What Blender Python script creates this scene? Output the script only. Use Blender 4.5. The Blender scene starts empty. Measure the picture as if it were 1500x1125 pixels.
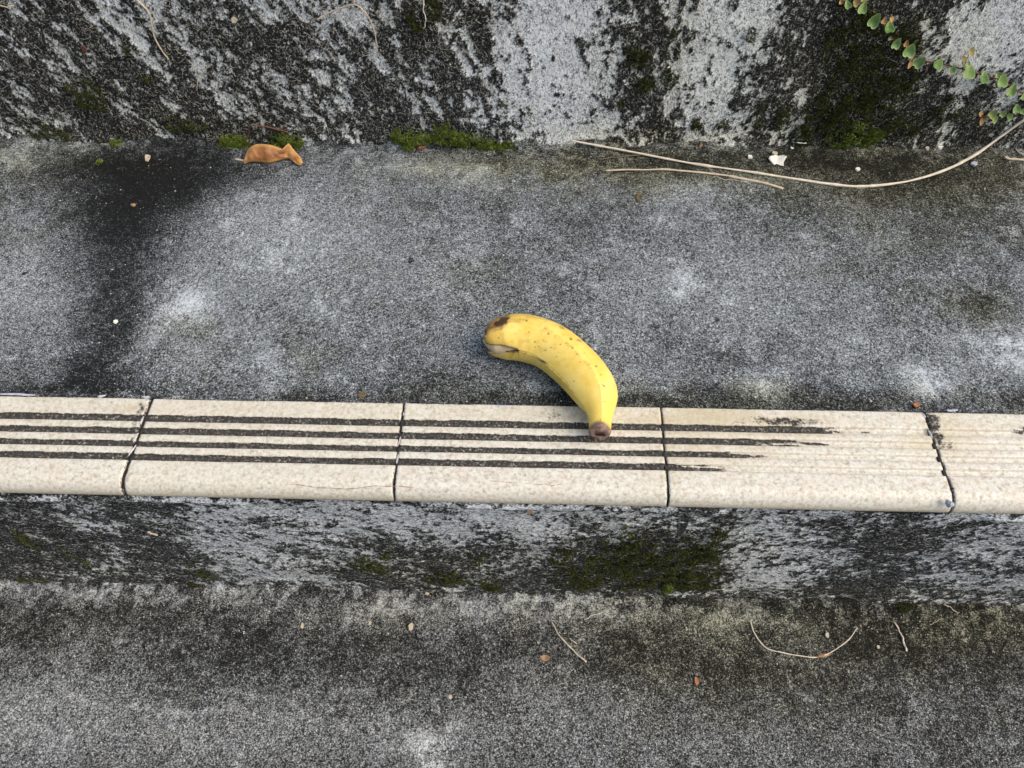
import bpy, bmesh, math, random
import numpy as np
from mathutils import Vector, Matrix, noise as mnoise

S = bpy.context.scene
COL = S.collection

# ------------------------------------------------------------------ camera
CAM = np.array([0.2254, -0.2392, 0.3819])
PITCH, YAW, ROLL = 0.9824, -0.0487, -0.0237
FPX, PW, PH = 1127.0, 1500.0, 1125.0           # focal length in photograph pixels
FW = np.array([math.sin(YAW)*math.cos(PITCH), math.cos(YAW)*math.cos(PITCH), -math.sin(PITCH)])
RT = np.array([math.cos(YAW), -math.sin(YAW), 0.0])
UP = np.cross(RT, FW)
RT, UP = math.cos(ROLL)*RT + math.sin(ROLL)*UP, -math.sin(ROLL)*RT + math.cos(ROLL)*UP
cd = bpy.data.cameras.new('camera')
cd.sensor_fit = 'HORIZONTAL'; cd.sensor_width = 36.0; cd.lens = 36.0*FPX/PW
cd.clip_start = 0.01; cd.clip_end = 50
cam = bpy.data.objects.new('camera', cd); COL.objects.link(cam)
cam.matrix_world = Matrix(((RT[0], UP[0], -FW[0], CAM[0]), (RT[1], UP[1], -FW[1], CAM[1]),
                           (RT[2], UP[2], -FW[2], CAM[2]), (0, 0, 0, 1)))
S.camera = cam

# ------------------------------------------------------------------ sky, sun, exposure
SUN_EL, SUN_AZ = math.radians(50), math.radians(105)      # azimuth from +Y (behind the steps) towards +X
w = bpy.data.worlds.new('World'); S.world = w; w.use_nodes = True
nt = w.node_tree; bg = nt.nodes['Background']
sky = nt.nodes.new('ShaderNodeTexSky'); sky.sky_type = 'NISHITA'; sky.sun_disc = False
sky.sun_elevation = SUN_EL; sky.sun_rotation = SUN_AZ
sky.air_density = 1.5; sky.dust_density = 8.0; sky.ozone_density = 0.3
nt.links.new(sky.outputs[0], bg.inputs[0]); bg.inputs[1].default_value = 0.15
ld = bpy.data.lights.new('sun', 'SUN'); ld.energy = 0.8; ld.angle = math.radians(75); ld.color = (1, 0.985, 0.955)
sun = bpy.data.objects.new('sun', ld); COL.objects.link(sun)
sd = Vector((math.sin(SUN_AZ)*math.cos(SUN_EL), math.cos(SUN_AZ)*math.cos(SUN_EL), math.sin(SUN_EL)))
sun.rotation_euler = sd.to_track_quat('Z', 'Y').to_euler(); sun.location = sd*3
S.view_settings.view_transform = 'Standard'; S.view_settings.look = 'None'
S.view_settings.exposure = 0.28; S.view_settings.gamma = 1.0; S.view_settings.use_curve_mapping = False
S.render.engine = 'CYCLES'

# ------------------------------------------------------------------ dimensions of the stair
T = 0.15                 # tile pitch
HR = 0.169               # riser height
YU = 0.2334              # foot of the upper riser
YF = -0.0584             # nose of the tiles
YR = -0.0535             # face of the lower riser
TZ = 0.0012              # top of the tiles
rng = np.random.default_rng(7); random.seed(7)

def at(u, v, axis=2, val=0.0):
    """a point of the place: the sight line (u, v) cut with the plane coordinate[axis] = val"""
    d = RT*(u-PW/2)/FPX + UP*(PH/2-v)/FPX + FW
    return CAM + d*((val-CAM[axis])/d[axis])

# ------------------------------------------------------------------ numpy noise
def _h(i, j, s):
    n = (i.astype(np.int64)*374761393 + j.astype(np.int64)*668265263 + s*1442695041) & 0xffffffff
    n = ((n ^ (n >> 13))*1274126177) & 0xffffffff
    n = ((n ^ (n >> 16))*2246822519) & 0xffffffff
    return ((n ^ (n >> 15)) & 0xffffff)/float(0xffffff)
def vn(x, y, s=0):
    i = np.floor(x); j = np.floor(y); fx = x-i; fy = y-j
    fx = fx*fx*fx*(fx*(fx*6-15)+10); fy = fy*fy*fy*(fy*(fy*6-15)+10)
    i = i.astype(np.int64); j = j.astype(np.int64)
    a = _h(i, j, s); b = _h(i+1, j, s); c = _h(i, j+1, s); d = _h(i+1, j+1, s)
    return (a*(1-fx)+b*fx)*(1-fy) + (c*(1-fx)+d*fx)*fy
def fbm(x, y, s=0, o=4, r=0.5):
    t = 0; a = 1; n = 0
    for k in range(o):
        cs, sn = math.cos(k*1.1), math.sin(k*1.1)
        t = t + a*vn((x*cs-y*sn)*2**k+17.3*k, (x*sn+y*cs)*2**k+9.1*k, s+k*31); n += a; a *= r
    return t/n
def sst(x, a, b):
    t = np.clip((x-a)/(b-a), 0, 1); return t*t*(3-2*t)

# ------------------------------------------------------------------ material helpers
def mat(name):
    m = bpy.data.materials.new(name); m.use_nodes = True
    n = m.node_tree.nodes; p = n['Principled BSDF']
    return m, m.node_tree, p
class NT:
    def __init__(s, t): s.t = t
    def new(s, k, **kw):
        n = s.t.nodes.new('ShaderNode'+k)
        for a, b in kw.items(): setattr(n, a, b)
        return n
    def put(s, sock, v):
        if hasattr(v, 'is_output'): s.t.links.new(v, sock)
        elif isinstance(v, (tuple, list)) and sock.type == 'RGBA': sock.default_value = tuple(v) + ((1,) if len(v) == 3 else ())
        else: sock.default_value = v
    def math(s, op, a, b=0.0, clamp=False):
        n = s.new('Math', operation=op, use_clamp=clamp); s.put(n.inputs[0], a); s.put(n.inputs[1], b); return n.outputs[0]
    def mix(s, f, a, b, blend='MIX'):
        n = s.new('Mix', data_type='RGBA', blend_type=blend)
        s.put(n.inputs[0], f); s.put(n.inputs[6], a); s.put(n.inputs[7], b); return n.outputs[2]
    def noise(s, scale, detail=3, rough=0.6, vec=None, dist=0.0):
        n = s.new('TexNoise'); n.inputs['Scale'].default_value = scale; n.inputs['Detail'].default_value = detail
        n.inputs['Roughness'].default_value = rough; n.inputs['Distortion'].default_value = dist
        if vec is not None: s.t.links.new(vec, n.inputs['Vector'])
        return n.outputs['Fac']
    def voro(s, scale, feature='F1', vec=None, out='Distance'):
        n = s.new('TexVoronoi', feature=feature); n.inputs['Scale'].default_value = scale
        if vec is not None: s.t.links.new(vec, n.inputs['Vector'])
        return n.outputs[out]
    def ramp(s, f, stops, interp='LINEAR'):
        n = s.new('ValToRGB'); e = n.color_ramp.elements; n.color_ramp.interpolation = interp
        while len(e) < len(stops): e.new(0.5)
        for k, (p, c) in enumerate(stops):
            e[k].position = p; e[k].color = tuple(c)+(1,) if isinstance(c, (tuple, list)) else (c, c, c, 1)
        s.put(n.inputs[0], f); return n.outputs[0]
    def rng(s, v, a, b, c=0.0, d=1.0):
        n = s.new('MapRange'); s.put(n.inputs[0], v)
        for k, q in enumerate((a, b, c, d)): n.inputs[k+1].default_value = q
        return n.outputs[0]
    def attr(s, name):
        n = s.new('Attribute', attribute_name=name); sp = s.new('SeparateColor')
        s.t.links.new(n.outputs['Color'], sp.inputs[0]); return sp.outputs[0], sp.outputs[1], sp.outputs[2]
    def coord(s, sc=None):
        c = s.new('TexCoord').outputs['Object']
        if sc:
            m = s.new('Mapping'); m.inputs['Scale'].default_value = sc; s.t.links.new(c, m.inputs[0]); return m.outputs[0]
        return c
    def bump(s, p, h, dist, strength=1.0):
        b = s.new('Bump'); b.inputs['Distance'].default_value = dist; b.inputs['Strength'].default_value = strength
        s.put(b.inputs['Height'], h); s.t.links.new(b.outputs[0], p.inputs['Normal'])

def concrete(name, stretch=(1, 1, 1), tint=(0.93, 1.0, 1.08), gain=1.0, contrast=1.0, flecks=0.5, fine=0.9):
    m, t, p = mat(name); N = NT(t); P = N.coord(stretch)
    dk, ol, pl = N.attr('stain')
    n1 = N.noise(640*fine, 3, 0.75, P, 0.6); n2 = N.noise(1300*fine, 2, 0.6, P); n3 = N.noise(210, 3, 0.65, P)
    g = N.math('ADD', N.math('MULTIPLY', N.math('SUBTRACT', n1, 0.5), 2.3*contrast),
               N.math('MULTIPLY', N.math('SUBTRACT', n2, 0.5), 1.9*contrast))
    g = N.math('ADD', g, N.math('MULTIPLY', N.math('SUBTRACT', n3, 0.5), 0.6*contrast))
    b = N.math('SUBTRACT', N.math('MULTIPLY', pl, 0.55), N.math('MULTIPLY', dk, 0.5))
    x = N.math('ADD', N.math('ADD', g, 0.5), b)
    # thin pale flecks of worn sand grains
    v = N.voro(430, vec=P); fl = N.rng(v, 0.10, 0.26, 1.0, 0.0)
    pick = N.rng(N.noise(330, 2, 0.5, P), 0.52, 0.64, 0.0, flecks)
    x = N.math('ADD', x, N.math('MULTIPLY', fl, pick))
    col = N.ramp(x, [(0.0, 0.012*gain), (0.20, 0.04*gain), (0.40, 0.14*gain), (0.60, 0.28*gain), (0.80, 0.46*gain), (1.0, 0.66*gain)])
    col = N.mix(1.0, col, tint, 'MULTIPLY')
    col = N.mix(ol, col, N.mix(1.0, col, (1.03, 0.96, 0.68), 'MULTIPLY'))
    t.links.new(col, p.inputs['Base Color'])
    p.inputs['Roughness'].default_value = 0.95; p.inputs['Specular IOR Level'].default_value = 0.10
    N.bump(p, g, 0.0006, 0.55)
    return m

M = {}
M['tread'] = concrete('weathered_concrete', contrast=0.80, tint=(0.87, 1.0, 1.14), gain=0.90, flecks=0.46, fine=1.1)
M['tread_low'] = concrete('weathered_concrete_dark', contrast=0.92, tint=(0.91, 1.0, 1.08), gain=0.90, flecks=0.55, fine=1.05)
M['wall'] = concrete('mossy_concrete', stretch=(1.0, 1.0, 0.75), tint=(0.92, 1.0, 1.10), contrast=1.0, flecks=0.5, gain=1.35)
M['wall_low'] = concrete('mossy_concrete_flaky', stretch=(0.7, 1.0, 1.25), tint=(0.92, 1.0, 1.10), contrast=1.0, flecks=0.5, gain=1.35)

def simple(name, col, rough=0.7, spec=0.3, var=0.25, scale=300, bump=0.0002, tint=None, sub=0.0):
    m, t, p = mat(name); N = NT(t); P = N.coord()
    f = N.noise(scale, 4, 0.6, P)
    lo = tuple(c*(1-var) for c in col); hi = tint if tint else tuple(min(1, c*(1+var)) for c in col)
    c = N.ramp(f, [(0.3, lo), (0.7, hi)])
    t.links.new(c, p.inputs['Base Color']); p.inputs['Roughness'].default_value = rough
    p.inputs['Specular IOR Level'].default_value = spec
    if bump: N.bump(p, f, bump, 0.7)
    return m
M['twig'] = simple('dry_pale_stem', (0.53, 0.46, 0.37), 0.75, 0.2, 0.22, 260)
M['twig_white'] = simple('bleached_stem', (0.64, 0.59, 0.51), 0.7, 0.25, 0.2, 220)
M['twig_dark'] = simple('dark_stem', (0.13, 0.11, 0.09), 0.8, 0.2, 0.35)
M['twig_red'] = simple('reddish_stem', (0.13, 0.065, 0.05), 0.7, 0.25, 0.35)
M['chip'] = simple('white_paint_flake', (0.72, 0.72, 0.70), 0.7, 0.3, 0.12, 500)
M['chip_blue'] = simple('bluish_mortar', (0.38, 0.42, 0.52), 0.85, 0.2, 0.25, 500)
M['chip_cream'] = simple('cream_chip', (0.50, 0.45, 0.36), 0.8, 0.2, 0.15, 500)
M['tan'] = simple('tan_flake', (0.33, 0.21, 0.12), 0.8, 0.2, 0.3, 400)
M['orange'] = simple('orange_flake', (0.30, 0.14, 0.075), 0.8, 0.2, 0.3, 400)
M['brown'] = simple('brown_leaf_bit', (0.11, 0.085, 0.04), 0.7, 0.3, 0.35, 400)
M['seed'] = simple('dark_red_husk', (0.13, 0.05, 0.035), 0.5, 0.4, 0.4, 400)
M['root'] = simple('grey_rootlet', (0.34, 0.34, 0.31), 0.85, 0.2, 0.5, 120, 0)
M['grit'] = simple('pale_grit', (0.46, 0.46, 0.43), 0.9, 0.2, 0.5, 150, 0)
M['grit_dark'] = simple('dark_grit', (0.03, 0.03, 0.026), 0.9, 0.2, 0.4, 150, 0)
M['grout'] = simple('dirty_grout', (0.03, 0.028, 0.026), 0.9, 0.2, 0.5, 700)
M['grout_pale'] = simple('pale_grout', (0.40, 0.42, 0.46), 0.9, 0.2, 0.45, 600)
def mossmat(name, stops):
    m, t, p = mat(name); N = NT(t)
    g = N.new('NewGeometry'); f = N.math('ADD', N.math('MULTIPLY', g.outputs['Random Per Island'], 0.6), N.math('MULTIPLY', N.noise(160, 3, 0.6, N.coord()), 0.5))
    t.links.new(N.ramp(f, stops), p.inputs['Base Color']); p.inputs['Roughness'].default_value = 0.75; p.inputs['Specular IOR Level'].default_value = 0.25
    return m
M['moss'] = mossmat('green_moss', [(0.25, (0.02, 0.036, 0.006)), (0.5, (0.085, 0.135, 0.018)), (0.72, (0.19, 0.26, 0.04)), (0.9, (0.40, 0.45, 0.14))])
M['moss_dark'] = mossmat('olive_moss', [(0.30, (0.010, 0.012, 0.005)), (0.58, (0.034, 0.042, 0.010)), (0.76, (0.10, 0.125, 0.022)), (0.92, (0.22, 0.25, 0.07))])
M['stem_vine'] = simple('vine_stem', (0.14, 0.075, 0.05), 0.7, 0.2, 0.3)

# ------------------------------------------------------------------ object helpers
def link(name, me, m=None, parent=None):
    o = bpy.data.objects.new(name, me); COL.objects.link(o)
    if m: me.materials.append(m)
    if parent: o.parent = parent
    return o
def tag(o, label=None, cat=None, group=None, kind=None):
    if label: o['label'] = label
    if cat: o['category'] = cat
    if group: o['group'] = group
    if kind: o['kind'] = kind
    return o
def mesh(name, V, F, smooth=True):
    me = bpy.data.meshes.new(name)
    V = np.asarray(V, dtype=np.float32); F = np.asarray(F, dtype=np.int32)
    me.vertices.add(len(V)); me.vertices.foreach_set('co', V.ravel())
    k = F.shape[1]
    me.loops.add(F.size); me.loops.foreach_set('vertex_index', F.ravel())
    me.polygons.add(len(F)); me.polygons.foreach_set('loop_start', np.arange(len(F), dtype=np.int32)*k)
    me.polygons.foreach_set('use_smooth', np.full(len(F), smooth))
    me.update(calc_edges=True); me.validate()
    return me
def grid_faces(nu, nv, flip=False):
    i, j = np.meshgrid(np.arange(nu-1), np.arange(nv-1), indexing='ij')
    a = (i*nv+j).ravel(); f = np.stack([a, a+nv, a+nv+1, a+1], 1)
    return f[:, ::-1] if flip else f
def set_attr(me, name, R, G, B):
    a = me.attributes.new(name, 'FLOAT_COLOR', 'POINT')
    a.data.foreach_set('color', np.stack([R, G, B, np.ones_like(R)], -1).astype(np.float32).ravel())
def axis_cuts(lo, a, b, hi, fine, coarse):
    return np.concatenate([np.arange(lo, a, coarse), np.arange(a, b, fine), np.arange(b, hi+1e-6, coarse)])
XS = axis_cuts(-0.75, -0.26, 0.68, 1.2, 0.00125, 0.006)

def catmull(Pt, n):
    Pt = np.asarray(Pt, float); Q = np.concatenate([[2*Pt[0]-Pt[1]], Pt, [2*Pt[-1]-Pt[-2]]])
    d = np.concatenate([[0], np.cumsum(np.linalg.norm(np.diff(Pt[:, :3], axis=0), axis=1))]); ts = np.linspace(0, d[-1], n); out = []
    for t_ in ts:
        k = min(np.searchsorted(d, t_, 'right')-1, len(Pt)-2); f_ = (t_-d[k])/(d[k+1]-d[k]); p0, p1, p2, p3 = Q[k:k+4]
        out.append(0.5*((2*p1)+(p2-p0)*f_+(2*p0-5*p1+4*p2-p3)*f_**2+(3*p1-p0-3*p2+p3)*f_**3))
    return np.array(out)
def tube(P3, R, sides=8):
    P3 = np.asarray(P3); n = len(P3); Tg = np.gradient(P3, axis=0); Tg /= np.linalg.norm(Tg, axis=1)[:, None]+1e-12
    ref = np.array([0.13, 0.21, 0.97]); V = []
    for i in range(n):
        a = np.cross(Tg[i], ref); a /= np.linalg.norm(a)+1e-12; b = np.cross(Tg[i], a)
        for k in range(sides):
            th = 2*math.pi*k/sides; V.append(P3[i]+(a*math.cos(th)+b*math.sin(th))*R[i])
    F = [(i*sides+k, i*sides+(k+1) % sides, (i+1)*sides+(k+1) % sides, (i+1)*sides+k) for i in range(n-1) for k in range(sides)]
    V.append(P3[0]); V.append(P3[-1]); c0, c1 = len(V)-2, len(V)-1
    F += [(c0, (k+1) % sides, k, c0) for k in range(0)]
    F += [(c0, k, (k+1) % sides, (k+2) % sides) for k in range(0)]
    return np.array(V), F
def capped(name, P3, R, sides=8):
    V, F = tube(P3, R, sides); me = bpy.data.meshes.new(name); n = len(P3)
    F = [tuple(f_) for f_ in F] + [tuple(range(sides))[::-1], tuple((n-1)*sides+k for k in range(sides))]
    me.from_pydata([tuple(v) for v in V[:-2]], [], F); me.polygons.foreach_set('use_smooth', [True]*len(F)); me.update(); return me
# blobs: marks on a surface, (u, v, ru, rv, tilt in degrees, amount); turned into metres on that surface
def paint(A, B, blobs, axis, val, other, soft=2.2, warp=0.0, seed=0, wf=60.):
    out = np.zeros_like(A)
    wa = (fbm(A*wf, B*wf, seed+5, 4)-0.5)*warp; wb = (fbm(A*wf+40, B*wf, seed+9, 4)-0.5)*warp
    for u, v, ru, rv, ang, amp in blobs:
        c = at(u, v, axis, val); ra = abs(at(u+ru, v, axis, val)[0]-c[0]); rb = abs(at(u, v+rv, axis, val)[other]-at(u, v-rv, axis, val)[other])/2
        da = (A-c[0]+wa); db = (B-c[other]+wb); cs, sn = math.cos(math.radians(ang)), math.sin(math.radians(ang))
        d = np.sqrt(((da*cs+db*sn)/ra)**2 + ((-da*sn+db*cs)/rb)**2)
        out += amp*np.exp(-np.power(np.minimum(d, 6), soft))
    return out

# ------------------------------------------------------------------ the treads
def tread(name, z0, ys, blobs_dark, blobs_olive, blobs_pale, m, ywall, seed, base_dark, amp=1.0, pits=(), kd=0.8):
    X, Y = np.meshgrid(XS, ys, indexing='ij')
    big = fbm(X*9, Y*9, seed, 3); mid = fbm(X*55, Y*55, seed+3, 4, 0.6); sm = fbm(X*240, Y*240, seed+6, 3, 0.65)
    dk = kd*paint(X, Y, blobs_dark, 2, z0, 1, 2.4, 0.022 if seed == 100 else 0.07, seed, wf=60. if seed == 100 else 22.) + base_dark + (big-0.5)*0.35 + (mid-0.5)*0.5 + (sm-0.5)*0.55
    ol = paint(X, Y, blobs_olive, 2, z0, 1, 2.0, 0.03, seed+50) + (mid-0.5)*0.5 + (big-.5)*.4
    pl = paint(X, Y, blobs_pale, 2, z0, 1, 2.0, 0.014, seed+90)
    pl = pl*sst(sm*0.6+mid*0.4, 0.30, 0.60)*1.25 + sst(fbm(X*75, Y*75, seed+12, 3), 0.66, 0.8)*0.22
    Z = z0 + ((fbm(X*12, Y*12, seed+20, 3)-0.5)*0.0020 + (fbm(X*130, Y*130, seed+21, 3, 0.6)-0.5)*0.0011 + (vn(X*620, Y*620, seed+22)-0.5)*0.00065)*amp
    # crust heaped in the corner against the riser
    e = np.clip(ywall-Y, 0, 1)
    Z += np.exp(-e/0.006)*(0.0008+0.0045*sst(fbm(X*60, Y*60, seed+30, 4), 0.42, 0.7)) + np.exp(-e/0.02)*(sm-0.5)*0.0016
    for u, v, r, dep in pits:
        c = at(u, v, 2, z0); d = np.hypot(X-c[0], Y-c[1]); g = np.exp(-(d/r)**2)
        Z -= dep*g; dk += 1.4*g; pl *= 1-g; pl += 0.9*np.exp(-((d-1.9*r)/(0.6*r))**2)*sst(mid, .5, .7)
    crust = np.exp(-e/0.022)*(sst(fbm(X*170, Y*170, seed+44, 3, .6), .44, .58)-0.5)
    dk = dk - crust*(0.75 if seed == 300 else 0.35); pl = pl + np.clip(crust, 0, 1)*0.25
    if seed == 100:
        Z -= np.exp(-np.clip(Y, 0, 1)/0.002)*0.0010
    me = mesh(name, np.stack([X, Y, Z], -1).reshape(-1, 3), grid_faces(len(XS), len(ys), True)[:, ::-1])
    set_attr(me, 'stain', np.clip(dk, 0, 1.3).ravel(), np.clip(ol, 0, 1).ravel(), np.clip(pl, 0, 1.2).ravel())
    o = link(name, me, m); tag(o, kind='structure'); return o

ysU = np.concatenate([np.arange(0.0006, YU+0.004, 0.00125)])
D1 = [ # the damp black stain that spreads down from the wall, and grime
    (205, 235, 185, 40, 0, .85), (180, 290, 135, 48, 0, .75), (235, 300, 110, 40, 25, .45), (170, 360, 80, 60, 0, .75), (172, 440, 55, 60, 0, .65), (160, 510, 62, 50, 0, .55), (130, 560, 90, 30, 0, .6),
    (250, 250, 110, 30, 20, .3), (60, 575, 120, 14, 0, .5), (450, 590, 260, 16, 0, .35), (800, 590, 260, 20, 0, .55), (1150, 592, 300, 22, 0, .45), (1400, 590, 200, 24, 0, .4),
    (640, 555, 90, 30, 0, .2), (805, 425, 70, 30, -15, .22), (1140, 235, 260, 22, 0, .55), (1350, 250, 200, 40, 0, .45), (1430, 300, 120, 60, 0, .3), (960, 240, 140, 28, 0, .3), (700, 225, 100, 14, 0, .3),
    (1445, 455, 38, 26, 0, .45), (1050, 520, 120, 30, 0, .2), (1250, 560, 60, 20, 0, .25), (480, 212, 200, 8, 0, .3), (900, 330, 160, 40, 0, .12), (1180, 310, 90, 25, 0, .18)]
O1 = [(1150, 240, 400, 40, 0, .8), (1400, 270, 220, 60, 0, .7), (900, 245, 120, 28, 0, .6), (700, 240, 120, 22, 0, .5), (80, 230, 140, 40, 0, .5), (450, 522, 30, 20, 0, .4), (650, 400, 90, 40, 0, .22), (1150, 590, 420, 26, 0, .6), (700, 592, 300, 14, 0, .3), (1440, 455, 45, 30, 0, .7), (270, 500, 60, 60, 0, .35), (60, 330, 90, 60, 0, .2)]
P1 = [(275, 445, 36, 26, 10, .75), (235, 485, 30, 16, 20, .35), (205, 500, 20, 40, 0, .2), (998, 418, 22, 17, 0, .6), (968, 325, 18, 12, 0, .5), (1115, 572, 30, 20, 0, .65), (1365, 560, 42, 26, 0, .75), (1478, 510, 46, 32, 0, .85), (1060, 500, 24, 10, 20, .35), (1290, 345, 30, 20, 0, .2), (1180, 400, 60, 30, 0, .12),
    (420, 330, 150, 60, 20, .26), (40, 420, 90, 90, 0, .26), (520, 380, 160, 60, 0, .16), (1080, 420, 240, 80, 0, .12), (30, 232, 50, 18, 0, .6), (130, 212, 60, 7, 0, .5), (620, 245, 70, 14, 0, .4), (690, 262, 40, 16, 0, .45), (1120, 262, 40, 14, 0, .3), (1000, 285, 45, 16, 0, .35), (790, 425, 22, 12, 0, .4), (320, 300, 60, 26, 0, .25), (350, 540, 120, 20, 0, .14), (600, 470, 200, 50, 0, .1), (1230, 225, 60, 8, 0, .3)]
tread_top = tread('stair_tread_upper', 0.0, ysU, D1, O1, P1, M['tread'], YU, 100, 0.24, pits=((601, 381, 0.0016, 0.003), (35, 400, 0.0011, 0.0015), (1050, 470, 0.001, 0.001), (560, 300, 0.0009, 0.001)))

ysL = np.concatenate([np.arange(-0.50, -0.23, 0.005), np.arange(-0.23, YR+0.004, 0.00125)])
D2 = [(250, 930, 260, 40, 0, .3), (400, 980, 200, 50, 0, .25), (820, 950, 220, 60, 0, .25), (1050, 960, 160, 60, 0, .3), (1270, 930, 130, 50, 0, .5), (1420, 960, 160, 60, 0, .35), (1300, 1040, 200, 50, 0, .2), (100, 900, 140, 30, 0, .3), (640, 1000, 90, 40, 0, .2), (1200, 890, 300, 12, 0, .35), (300, 862, 200, 8, 0, .35)]
O2 = [(1250, 930, 330, 70, 0, .6), (1440, 900, 120, 50, 0, .5), (900, 900, 250, 50, 0, .25), (400, 900, 400, 40, 0, .12), (80, 930, 160, 60, 0, .3), (1000, 1000, 260, 60, 0, .35)]
P2 = [(100, 868, 120, 12, 0, .5), (340, 872, 110, 14, 0, .4), (560, 890, 70, 20, 0, .38), (720, 892, 120, 22, 0, .5), (870, 895, 90, 20, 0, .4), (1010, 915, 60, 26, 0, .4), (1070, 905, 30, 24, 0, .45), (1170, 915, 60, 20, 0, .3), (1400, 925, 70, 30, 0, .3), (625, 1082, 36, 16, 0, .8), (650, 1118, 24, 12, 0, .6), (120, 1060, 260, 60, 0, .22), (350, 1090, 300, 50, 0, .22), (700, 1060, 240, 50, 0, .14), (1150, 1080, 260, 50, 0, .14), (1000, 860, 90, 8, 0, .3), (510, 905, 60, 20, 0, .25), (200, 1035, 220, 5, -3, .35), (330, 1015, 160, 4, -3, .3)]
tread_low = tread('stair_tread_lower', -HR, ysL, D2, O2, P2, M['tread_low'], YR, 300, 0.46, 1.25, kd=0.65)

# ------------------------------------------------------------------ the risers
def riser_mask(X, Z, y0, seed, shear, bd, bo, bp, dens, aniso=(70, 22), freq2=(230, 110)):
    Sx = X + shear(X)*Z
    st = fbm(Sx*aniso[0], Z*aniso[1], seed, 3, 0.55); fine = fbm(Sx*freq2[0], Z*freq2[1], seed+4, 4, 0.65); vf = fbm(Sx*520, Z*330, seed+8, 2)
    dk = paint(X, Z, bd, 1, y0, 2, 2.2, 0.03, seed); pl = paint(X, Z, bp, 1, y0, 2, 2.2, 0.03, seed+50); ol = paint(X, Z, bo, 1, y0, 2, 2.0, 0.03, seed+70)
    f = st*0.30 + fine*0.44 + vf*0.26
    thr = 0.5 + (dens + dk - pl)*0.13
    cover = 1 - sst(f, thr-0.028, thr+0.028)
    return cover, np.clip(ol, 0, 1), np.clip(pl, 0, 1), f

zsU = np.arange(-0.003, HR+0.0005, 0.00115)
X, Z = np.meshgrid(XS, zsU, indexing='ij')
shU = lambda x: np.interp(x, [-0.2, 0.15, 0.3, 0.45], [0.42, 0.36, 0.12, 0.0])
BD = [(250, 110, 330, 120, 0, .42), (560, 120, 170, 100, 0, .42), (1250, 110, 130, 130, 0, .95), (960, 90, 75, 110, 0, .45), (1330, 190, 170, 50, 0, .6), (640, 40, 60, 40, 0, .3), (100, 190, 200, 20, 0, .35), (480, 195, 220, 22, 0, .3), (950, 200, 150, 14, 0, .3), (1440, 190, 80, 40, 0, .4), (700, 130, 40, 60, -60, .4)]
BP = [(800, 90, 85, 120, 0, 1.25), (1060, 70, 60, 110, 0, 1.1), (1440, 70, 90, 60, 0, 1.1), (1400, 60, 50, 40, 0, .4), (210, 40, 50, 60, 30, .7), (40, 60, 60, 50, 0, .35), (240, 130, 50, 50, 40, .6), (390, 120, 40, 30, 0, .35), (480, 120, 24, 40, 20, .8), (545, 10, 60, 20, 0, .5), (680, 130, 30, 70, 20, .7), (880, 190, 70, 22, 0, .8), (1080, 190, 60, 20, 0, .5), (1500, 20, 60, 40, 0, .5), (1190, 60, 24, 60, 10, .3), (1165, 170, 30, 40, 0, .6), (1360, 180, 60, 26, 0, .5), (420, 15, 60, 30, 0, .3), (1300, 30, 30, 20, 0, .4), (320, 190, 40, 14, 0, .4)]
BO = [(1250, 110, 150, 130, 0, .8), (1400, 190, 120, 40, 0, .5), (960, 90, 70, 110, 0, .5), (980, 205, 180, 22, 0, .7), (640, 30, 70, 40, 0, .5), (200, 190, 330, 30, 0, .35), (250, 120, 300, 90, 0, .25)]
cov, ol, pl, f = riser_mask(X, Z, YU, 500, shU, BD, BO, BP, 0.12)
big = fbm(X*20, Z*20, 530, 3)
prof = 0.004*np.exp(-np.clip(Z, 0, 1)/0.006)*fbm(X*50, Z*50, 541, 3) + 0.0012*(big-0.5)*2
Y = YU - prof - cov*(0.0003 + 0.0010*fbm(X*260, Z*260, 550, 3, 0.65)) - (vn(X*500, Z*500, 551)-0.5)*0.00045
me = mesh('stair_riser_upper', np.stack([X, Y, Z], -1).reshape(-1, 3), grid_faces(len(XS), len(zsU)))
set_attr(me, 'stain', (0.02+cov*(0.90+0.3*(fbm(X*150, Z*150, 560, 3)-0.5))).ravel(), np.clip(ol*0.8+cov*0.15, 0, 1).ravel(),
         ((1-cov)*(0.40+0.30*pl+0.3*(fbm(X*90, Z*60, 561, 3)-0.5))).ravel())
riser_up = tag(link('stair_riser_upper', me, M['wall']), kind='structure')

zsL = np.arange(-HR-0.003, -0.0125, 0.00115)
X, Z = np.meshgrid(XS, zsL, indexing='ij')
shL = lambda x: np.interp(x, [-0.2, 0.1, 0.3], [0.7, 0.3, 0.0])
BD = [(120, 800, 170, 60, -20, .75), (20, 840, 70, 30, 0, .5), (600, 815, 120, 40, 0, .4), (940, 820, 130, 50, 0, .95), (840, 850, 70, 22, 0, .4), (1290, 770, 90, 40, 0, .5), (640, 850, 200, 14, 0, .45), (1250, 855, 70, 26, 0, .55), (1100, 868, 200, 8, 0, .4), (300, 850, 120, 14, 0, .3), (180, 735, 90, 14, 0, .4), (470, 740, 60, 14, 0, .4), (1340, 800, 110, 60, 0, .3)]
BP = [(380, 800, 90, 60, 0, .75), (730, 770, 160, 34, 0, .75), (1130, 810, 110, 50, 0, .75), (1440, 810, 90, 60, 0, .6), (500, 770, 90, 40, 0, .6), (40, 730, 60, 8, 0, .7), (330, 742, 70, 8, 0, 1.0), (960, 760, 60, 14, 0, .5), (1390, 757, 45, 9, 0, 1.2), (1150, 850, 90, 16, 0, .5), (130, 770, 30, 14, -30, .9), (150, 820, 30, 20, -30, .7), (60, 800, 26, 12, -20, .6), (450, 848, 60, 8, 0, .5), (1470, 760, 60, 16, 0, .5)]
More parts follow.
